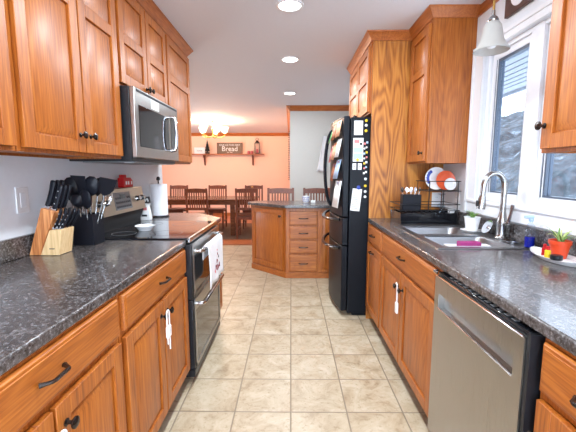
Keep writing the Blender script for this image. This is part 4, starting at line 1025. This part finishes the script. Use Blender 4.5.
# dish rack
RX0, RX1, RYa, RYb = .835, 1.255, 2.66, 2.93
rk = thing('dish_rack', 'black two tier wire dish rack in the corner by the oak panel', 'dish rack', (1.05, 2.8, CT+.001))
z0 = CT+.001
b = BM(); box(b, RX0, RX1, RYa, RYb, z0, z0+.006)
prism(b, [(RX0, z0+.006), (RX1, z0+.006), (RX1+.006, z0+.085), (RX0-.006, z0+.085)], 'y', RYa, RYa+.004); prism(b, [(RX0, z0+.006), (RX1, z0+.006), (RX1+.006, z0+.085), (RX0-.006, z0+.085)], 'y', RYb-.004, RYb)
box(b, RX0, RX0+.004, RYa+.004, RYb-.004, z0+.006, z0+.085); box(b, RX1-.004, RX1, RYa+.004, RYb-.004, z0+.006, z0+.085); mk('drip_tray', b, 'blackgl', rk, world=True)
b = BM(); wr = .0035
def loopz(x0, x1, y0, y1, z, r=wr):
    tube(b, [(x0, y0, z), (x1, y0, z), (x1, y1, z), (x0, y1, z), (x0, y0, z), ], r, 6)
for z in (z0+.105, z0+.15): loopz(RX0-.01, RX1+.02, RYa-.005, RYb+.005, z)
for x in [RX0+.03+i*.042 for i in range(10)]:
    tube(b, [(x, RYa-.005, z0+.105), (x, RYa+.02, z0+.07), (x, RYb-.02, z0+.07), (x, RYb+.005, z0+.105)], .0022, 6)
ux0, ux1 = 1.045, 1.262
for x in (ux0, ux1):
    for y in (RYa+.01, RYb-.01): tube(b, [(x, y, z0+.02), (x, y, z0+.325)], wr, 6)
for z in (z0+.252, z0+.325): loopz(ux0-.01, ux1+.01, RYa+.0, RYb+.0, z)
for i in range(7): x = ux0+.02+i*.036; tube(b, [(x, RYa, z0+.252), (x, RYb, z0+.252)], .0022, 6)
mk('wire_frame', b, 'blackpl', rk, world=True)
cb = thing('cutlery_caddy', 'black cutlery box hooked on the left front of the dish rack', 'caddy', (.915, 2.70, z0+.11))
b = BM(); X0, X1, Y0, Y1 = .845, .985, 2.665, 2.725; za, zb = z0+.108, z0+.225
box(b, X0, X1, Y0, Y0+.003, za, zb); box(b, X0, X1, Y1-.003, Y1, za, zb); box(b, X0, X0+.003, Y0, Y1, za, zb); box(b, X1-.003, X1, Y0, Y1, za, zb); box(b, X0, X1, Y0, Y1, za, za+.003); mk('box', b, 'navy', cb, world=True)
for k in range(5):
    t = thing('spoon', ['silver spoon in the cutlery box, leftmost', 'silver spoon in the cutlery box, second from left', 'silver spoon in the cutlery box, middle', 'silver spoon in the cutlery box, fourth from left', 'silver spoon in the cutlery box, rightmost'][k], 'spoon', (.875+k*.02, 2.695, za+.004), 0, 'silver spoons in the cutlery box')
    tx = (k-2)*.012
    b = BM(); tube(b, [(0, 0, 0), (tx*.6, 0, .09), (tx, 0, .13)], [.003, .0025, .002], 8); mk('handle', b, 'chrome', t)
    b = BM(); lathe(b, [(0, -.006), (.008, -.004), (.014, .0), (.0, .001)], (0, 0, 0), 14, Matrix.Rotation(PI/2, 3, 'X')); bmesh.ops.scale(b, vec=(1, 1, 1.5), verts=b.verts); bmesh.ops.rotate(b, cent=(0, 0, 0), matrix=Matrix.Rotation(.4*(k-2), 3, 'Z'), verts=b.verts); bmesh.ops.translate(b, vec=(tx*1.1, 0, .148), verts=b.verts); mk('bowl', b, 'chrome', t)
def plate(c, r, m1, m2, lean, label, yaw=.0, decor=None):
    t = thing('plate', label, 'plate', c, 0, 'plates in the upper rack')
    R_ = Matrix.Rotation(yaw, 3, 'Z') @ Matrix.Rotation(PI/2-lean, 3, 'X')
    b = BM(); lathe(b, [(0, 0), (r*.6, 0), (r, .012), (r, .016), (r*.62, .005), (0, .004)], (0, 0, r), 36, R_); mk('rim', b, m1, t)
    b = BM(); lathe(b, [(0, .0045), (r*.6, .0055), (r*.6, .0065), (0, .0055)], (0, 0, r), 30, R_); mk('centre', b, m2, t)
    if decor:
        for k in range(6):
            a = PI*.72+k*.27; rr = r*.75; b = BM(); p = R_ @ Vector((rr*math.cos(a), rr*math.sin(a), .0125)); lathe(b, [(0, 0), (.013, 0), (.012, .0015), (0, .002)], Vector((0, 0, r))+p, 10, R_); mk('blue_spot', b, 'cobalt', t)
plate((1.140, 2.80, z0+.256), .088, 'ceramic', 'ceramic', .12, 'white plate with blue flowers standing in the upper rack', 0, True)
plate((1.195, 2.755, z0+.256), .074, 'plateorange', 'plateorange', .14, 'coral orange plate standing in front of the blue flowered plate')
plate((1.213, 2.715, z0+.256), .046, 'ceramic', 'ceramic', .14, 'small white saucer in front of the coral plate')
gl = thing('wine_glass', 'clear stemmed glass standing upside down in the dish rack', 'glass', (1.19, 2.79, z0+.07))
b = BM(); lathe(b, [(.032, 0), (.036, .03), (.030, .065), (.008, .085), (.0045, .10), (.0045, .14), (.03, .152), (.03, .155), (0, .156)], seg=24, close=False); mk('glass', b, 'clear', gl)
ct = thing('container', 'white plastic container lying in the dish rack by the window casing', 'container', (1.255, 2.74, z0+.075))
ct.location = (1.232, 2.70, z0+.0735)
b = BM(); lathe(b, [(0, 0), (.022, 0), (.026, .03), (.026, .034), (0, .034)], seg=20); mk('tub', b, 'ceramic', ct)

# pendant over the sink
pd = thing('pendant_lamp', 'bell-shaped frosted glass pendant lamp on a rod over the sink', 'lamp', (.99, 1.84, 1.895))
b = BM(); prof = [(.080, 0), (.076, .010), (.062, .028), (.051, .055), (.044, .09), (.038, .118), (.026, .134), (.019, .137)]
prof = [(a, z+.009) for a, z in prof]
lathe(b, prof, seg=36, close=False); mk('glass_shade', b, 'frost', pd, solid=.003)
b = BM(); lathe(b, [(.0, .146), (.024, .146), (.026, .152), (.020, .165), (.009, .175), (.007, .20), (0, .20)], seg=20); mk('socket_cap', b, 'nickel', pd)
b = BM(); tube(b, [(0, 0, .195), (0, 0, CZ-1.895-.025)], .0055, 10); mk('rod', b, 'brass', pd)
b = BM(); lathe(b, [(0, .545-.028), (.05, .545-.026), (.055, .545-.012), (.055, .5445), (0, .5445)], seg=28); mk('canopy', b, 'nickel', pd)
b = BM(); lathe(b, [(0, .02), (.018, .026), (.030, .045), (.030, .065), (.018, .095), (.012, .145)], seg=20, close=False); mk('bulb', b, 'bulb', pd)
# clock on the wall over the window
ck = thing('wall_clock', 'dark brown square wall clock with round white face above the window', 'clock', (RW-.0005, 2.10, 2.32))
ck.location = (RW-.0005, 2.12, 2.32)
b = BM(); box(b, -.022, 0, -.135, .135, -.10, .10); mk('case', b, 'darkbrown', ck, bevel=.004)
b = BM(); lathe(b, [(0, 0), (.075, 0), (.075, .003), (0, .003)], (-.0225, 0, .0), 36, Matrix.Rotation(-PI/2, 3, 'Y')); dl_ = mk('dial', b, 'ceramic', ck)
b = BM(); box(b, -.0285, -.0262, -.003, .003, -.02, .05); box(b, -.0285, -.0262, -.03, .01, -.003, .003); mk('hands', b, 'black', dl_)

# ------------------------------------------------------------------ recessed lights
spots = [(-.01, 2.56, 1), (-.01, 3.72, 1), (-.02, 5.26, 1), (-.01, 1.30, 1), (-.01, .0, 1), (-.01, -1.3, 1)]  # last three are out of view, added as fill
lab = ['nearest recessed ceiling light in view', 'middle recessed ceiling light above the aisle', 'farthest recessed ceiling light before the dining room',
       'added unseen recessed ceiling light above the near cabinets, ahead of the camera', 'added unseen recessed ceiling light straight above the camera', 'added unseen recessed ceiling light at the rear of the kitchen']
for (x, y, _), lb in zip(spots, lab):
    t = thing('recessed_light', lb, 'ceiling light', (x, y, CZ), 0, 'round recessed ceiling lights')
    b = BM(); lathe(b, [(.075, -.0005), (.096, -.0005), (.094, -.006), (.078, -.009), (.075, -.006)], seg=36, close=False); mk('trim_ring', b, 'white', t)
    b = BM(); lathe(b, [(0, -.0005), (.0745, -.0005), (.0745, -.006), (0, -.007)], seg=36); mk('lens', b, 'lampon', t)
    area('recessed_beam', (x, y, CZ-.012), (0, 0, 0), .14, 12 if y > 5 else 21, (.82, .92, 1), shape='DISK')

# ------------------------------------------------------------------ dining room
ch = thing('chandelier', 'semi-flush brass chandelier with five lit frosted glass shades over the dining table', 'chandelier', (-1.74, 8.0, 2.10))
b = BM(); lathe(b, [(0, -.03), (.02, -.02), (.03, .0), (.02, .02), (.012, .05), (.015, .12), (.03, .16), (.012, .2), (.012, .31), (.07, .32), (.07, .339), (0, .339)], seg=20); mk('stem', b, 'brass', ch)
for k in range(5):
    a = 2*PI*k/5+.3; R_ = .26; c, s = math.cos(a), math.sin(a)
    b = BM(); tube(b, [(.02*c, .02*s, .0), (.1*c, .1*s, -.03), (.2*c, .2*s, -.02), (R_*c, R_*s, .03), (R_*c, R_*s, .07)], .009, 8)
    am = mk('arm', b, 'brass', ch)
    b = BM(); lathe(b, [(.02, .07), (.05, .09), (.068, .13), (.075, .17), (.092, .205), (.088, .207), (.07, .17), (.06, .13), (.045, .095), (.0, .078)], (R_*c, R_*s, 0), 20); mk('glass_shade', b, 'shadeon', ch)
    pl = bpy.data.lights.new('chandelier_bulb', 'POINT'); pl.energy = 28; pl.color = (1, .68, .46); pl.shadow_soft_size = .04
    po = bpy.data.objects.new('chandelier_bulb', pl); C.objects.link(po); po.location = (-1.74+R_*c, 8+R_*s, 2.10+.245)

tb = thing('dining_table', 'long brown wooden dining table under the chandelier', 'table', (-2.1, 7.5, .006))
TX0, TX1, TY0, TY1, TZ = -3.5, -.72, 7.0, 8.0, .765
b = BM(); box(b, TX0, TX1, TY0, TY1, .735, TZ); mk('tabletop', b, 'table', tb, world=True, bevel=.005)
b = BM(); box(b, TX0+.12, TX1-.12, TY0+.08, TY0+.11, .65, .734); box(b, TX0+.12, TX1-.12, TY1-.11, TY1-.08, .65, .734); box(b, TX0+.12, TX0+.15, TY0+.11, TY1-.11, .65, .734); box(b, TX1-.15, TX1-.12, TY0+.11, TY1-.11, .65, .734); mk('apron', b, 'table', tb, world=True)
for x in (TX0+.16, TX1-.52):
    for y in (TY0+.12, TY1-.21):
        b = BM(); box(b, x, x+.09, y, y+.09, .0125, .648); mk('leg', b, 'table', tb, world=True, bevel=.005)
b = BM(); box(b, -3.9, -.4, 6.75, 8.9, .0045, .012); o = struct('rug_base', b, 'rug'); del o['kind']; o.name = 'area_rug'; tag(o, 'taupe area rug under the dining table', 'rug')

def chair(loc, rotz, label, name='dining_chair', cat='chair', grp='mission dining chairs', seat=.45, top=.975, w=.43, mat='dwood'):
    t = thing(name, label, cat, loc, rotz, grp); h = w/2; z_ = 0
    for sx in (-1, 1):
        b = BM(); rings = []
        for z, y in ((0, .19), (seat, .18), (top-.05, .235), (top+.012, .245)): rings.append([(sx*h-sx*(.0 if e < 0 else .036), y+f, z) for e, f in ((-1, -.018), (1, -.018), (1, .018), (-1, .018))])
        loft(b, rings); mk('back_post', b, mat, t, bevel=.003)
        b = BM(); box(b, min(sx*h, sx*(h-.036)), max(sx*h, sx*(h-.036)), -.22, -.184, 0, seat-.022); mk('leg', b, mat, t, bevel=.003)
        b = BM(); box(b, min(sx*(h-.008), sx*(h-.028)), max(sx*(h-.008), sx*(h-.028)), -.183, .165, .16, .19); mk('stretcher', b, mat, t)
    b = BM(); box(b, -h-.01, h+.01, -.24, .155, seat-.02, seat+.012); mk('seat', b, mat, t, bevel=.006)
    for ya_ in (-.21, .17):
        b = BM(); box(b, -h+.036, h-.036, ya_, ya_+.018, seat-.08, seat-.021); mk('apron', b, mat, t)
    def yb(z): return .18+(z-seat)/(top-.05-seat)*.055
    za, zb = seat+.16, top-.075
    b = BM(); rings = []
    for i in range(7):
        u = i/6; x = -h+.034+(2*h-.068)*u; cr = .012*math.sin(PI*u)
        rings.append([(x, yb(zb)-.010, zb), (x, yb(top)-.010, top-.002+cr), (x, yb(top)+.012, top-.002+cr), (x, yb(zb)+.012, zb)])
    loft(b, rings); mk('top_rail', b, mat, t, bevel=.002)
    b = BM(); box(b, -h+.034, h-.034, yb(za)-.011, yb(za)+.011, za-.05, za); mk('lower_rail', b, mat, t)
    n = 7
    for k in range(n):
        x = -h+.036+(2*h-.072)*(k+1)/(n+1); b = BM()
        loft(b, [[(x-.011, yb(za)-.006, za), (x+.011, yb(za)-.006, za), (x+.011, yb(za)+.006, za), (x-.011, yb(za)+.006, za)], [(x-.011, yb(zb)-.006, zb), (x+.011, yb(zb)-.006, zb), (x+.011, yb(zb)+.006, zb), (x-.011, yb(zb)+.006, zb)]])
        mk('slat', b, mat, t)
    return t
zr = .0125
c0 = chair((-1.82, 7.02, zr), PI, 'dark wooden slat-back dining chair on the near side of the table, left one')
c0.location = (-1.82, 6.98, zr)
c0.rotation_euler.z = PI
# near-side chairs: backs toward the camera
c0.rotation_euler.z = PI
dup(c0, (-.86, 7.0, zr), PI, 'dark wooden slat-back dining chair on the near side of the table, right one')
dup(c0, (-2.66, 8.12, zr), 0, 'wooden slat-back dining chair on the far side of the table, leftmost of three')
dup(c0, (-1.74, 8.12, zr), 0, 'wooden slat-back dining chair on the far side of the table, middle of three')
dup(c0, (-.88, 8.12, zr), 0, 'wooden slat-back dining chair on the far side of the table, rightmost of three')
s0 = chair((-.165, 5.42, 0), PI, 'wooden slat-back counter stool behind the island, left one', 'counter_stool', 'stool', 'counter stools behind the island', .64, 1.045, .43, 'dwood')
dup(s0, (.41, 5.42, 0), PI, 'wooden slat-back counter stool behind the island, right one beside the refrigerator')
for o in [x for x in bpy.data.objects if x.name.startswith('counter_stool')]: o.rotation_euler.z = 0

# wall shelf with decorations
SY = 10.5
sh = thing('wall_shelf', 'long wooden wall shelf on two brackets on the peach dining wall', 'shelf', (-1.85, SY-.001, 1.80))
b = BM(); box(b, -2.98, -.78, SY-.20, SY-.001, 1.80, 1.832); mk('board', b, 'shelfwood', sh, world=True, bevel=.003)
for x in (-2.54, -1.12):
    b = BM(); prism(b, [(SY-.001, 1.799), (SY-.15, 1.799), (SY-.15, 1.775), (SY-.06, 1.70), (SY-.045, 1.58), (SY-.001, 1.50)], 'x', x-.022, x+.022); mk('bracket', b, 'dwood', sh, world=True, bevel=.004)
zs = 1.8325
def framed(x0, x1, h, fm, inner, label, txt=(), tm='ink', name='framed_sign'):
    t = thing(name, label, 'sign', ((x0+x1)/2, SY-.06, zs)); w = (x1-x0)/2
    b = BM(); f = .018
    box(b, -w, w, -.012, .0, 0, f); box(b, -w, w, -.012, 0, h-f, h); box(b, -w, -w+f, -.012, 0, f, h-f); box(b, w-f, w, -.012, 0, f, h-f); mk('frame', b, fm, t)
    b = BM(); box(b, -w+f, w-f, -.006, -.001, f, h-f); mk('board', b, inner, t)
    for s_, size, z, m in txt:
        text('lettering', s_, size, m, t, Matrix.Translation((0, -.0085, z)) @ Matrix.Rotation(PI/2, 4, 'X'), world=False)
    return t
framed(-2.83, -2.52, .19, 'paper', 'paper', 'small white framed sign at the left end of the wall shelf', [('home', .07, .095, 'grey')])
framed(-2.165, -1.42, .325, 'dwood', 'slate', 'wide taupe framed sign with white lettering on the wall shelf', [('GIVE US THIS DAY', .075, .255, 'paper'), ('Bread', .20, .145, 'paper'), ('our daily', .045, .05, 'paper')])
tr_ = thing('tree_figurine', 'dark cone-shaped tree figurine on the wall shelf between the two signs', 'figurine', (-2.44, SY-.09, zs))
b = BM(); lathe(b, [(0, 0), (.06, 0), (.06, .05), (.02, .055), (.02, .08), (.075, .09), (.045, .16), (.058, .17), (.032, .24), (.04, .25), (.018, .32), (.02, .33), (.0, .42)], seg=16); mk('tree', b, 'black', tr_)
for x, lb in ((-1.235, 'rose glass candle jar on the wall shelf, left one'), (-1.145, 'rose glass candle jar on the wall shelf, right one beside the lantern')):
    t = thing('candle_jar', lb, 'candle', (x, SY-.09, zs), 0, 'rose candle jars'); b = BM(); lathe(b, [(0, 0), (.036, 0), (.038, .01), (.038, .085), (.034, .085), (.034, .02), (0, .02)], seg=18); mk('jar', b, 'candle', t)
    b = BM(); lathe(b, [(0, .0205), (.033, .0205), (.033, .06), (0, .06)], seg=18); mk('wax', b, 'paper', t)
ln = thing('lantern', 'dark metal lantern with a ring handle at the right end of the wall shelf', 'lantern', (-.985, SY-.10, zs))
b = BM(); box(b, -.075, .075, -.06, .06, 0, .025)
for sx in (-1, 1):
    for sy in (-1, 1): box(b, sx*.065-.008, sx*.065+.008, sy*.05-.008, sy*.05+.008, .025, .30)
box(b, -.075, .075, -.06, .06, .30, .32); lathe(b, [(.07, .32), (.035, .37), (.015, .385), (0, .385)], seg=4); mk('frame', b, 'bronze', ln)
b = BM(); tube(b, [(.045*math.cos(a), 0, .415+.04*math.sin(a)) for a in [2*PI*i/16 for i in range(17)]], .006, 8, cap=False); mk('handle', b, 'bronze', ln)
b = BM(); lathe(b, [(0, .026), (.03, .026), (.03, .14), (0, .14)], seg=16); mk('candle', b, 'candle', ln)
# strip of hanging beads at the edge of the dining room side wall
bd = thing('bead_strand', 'thin hanging strand of dark beads at the corner of the white wall', 'decoration', (-.045, 6.36, 1.0))
b = BM()
for i in range(26): lathe(b, [(0, -.013), (.011, -.006), (.011, .006), (0, .013)], (-.036, 6.36, 1.18+i*.032), 8)
tube(b, [(-.036, 6.36, 1.16), (-.036, 6.36, 2.02)], .002, 5); mk('beads', b, 'bronze', bd, world=True)['kind'] = 'stuff'
b = BM(); tube(b, [(-.021, 6.36, 2.02), (-.036, 6.36, 2.02), (-.04, 6.36, 2.03)], .004, 6); mk('nail', b, 'bronze', bd, world=True)
# small bottle on the dining table
bt = thing('table_vase', 'dark narrow bottle standing on the right end of the dining table', 'bottle', (-.79, 7.5, TZ+.001))
bt.location = (-.82, 7.5, TZ+.001)
b = BM(); lathe(b, [(0, 0), (.035, 0), (.038, .01), (.038, .11), (.014, .17), (.014, .23), (0, .23)], seg=18); mk('bottle', b, 'dwood', bt)
b = BM(); lathe(b, [(.0145, .215), (.016, .216), (.016, .24), (0, .241)], seg=14); mk('cap', b, 'brass', bt)
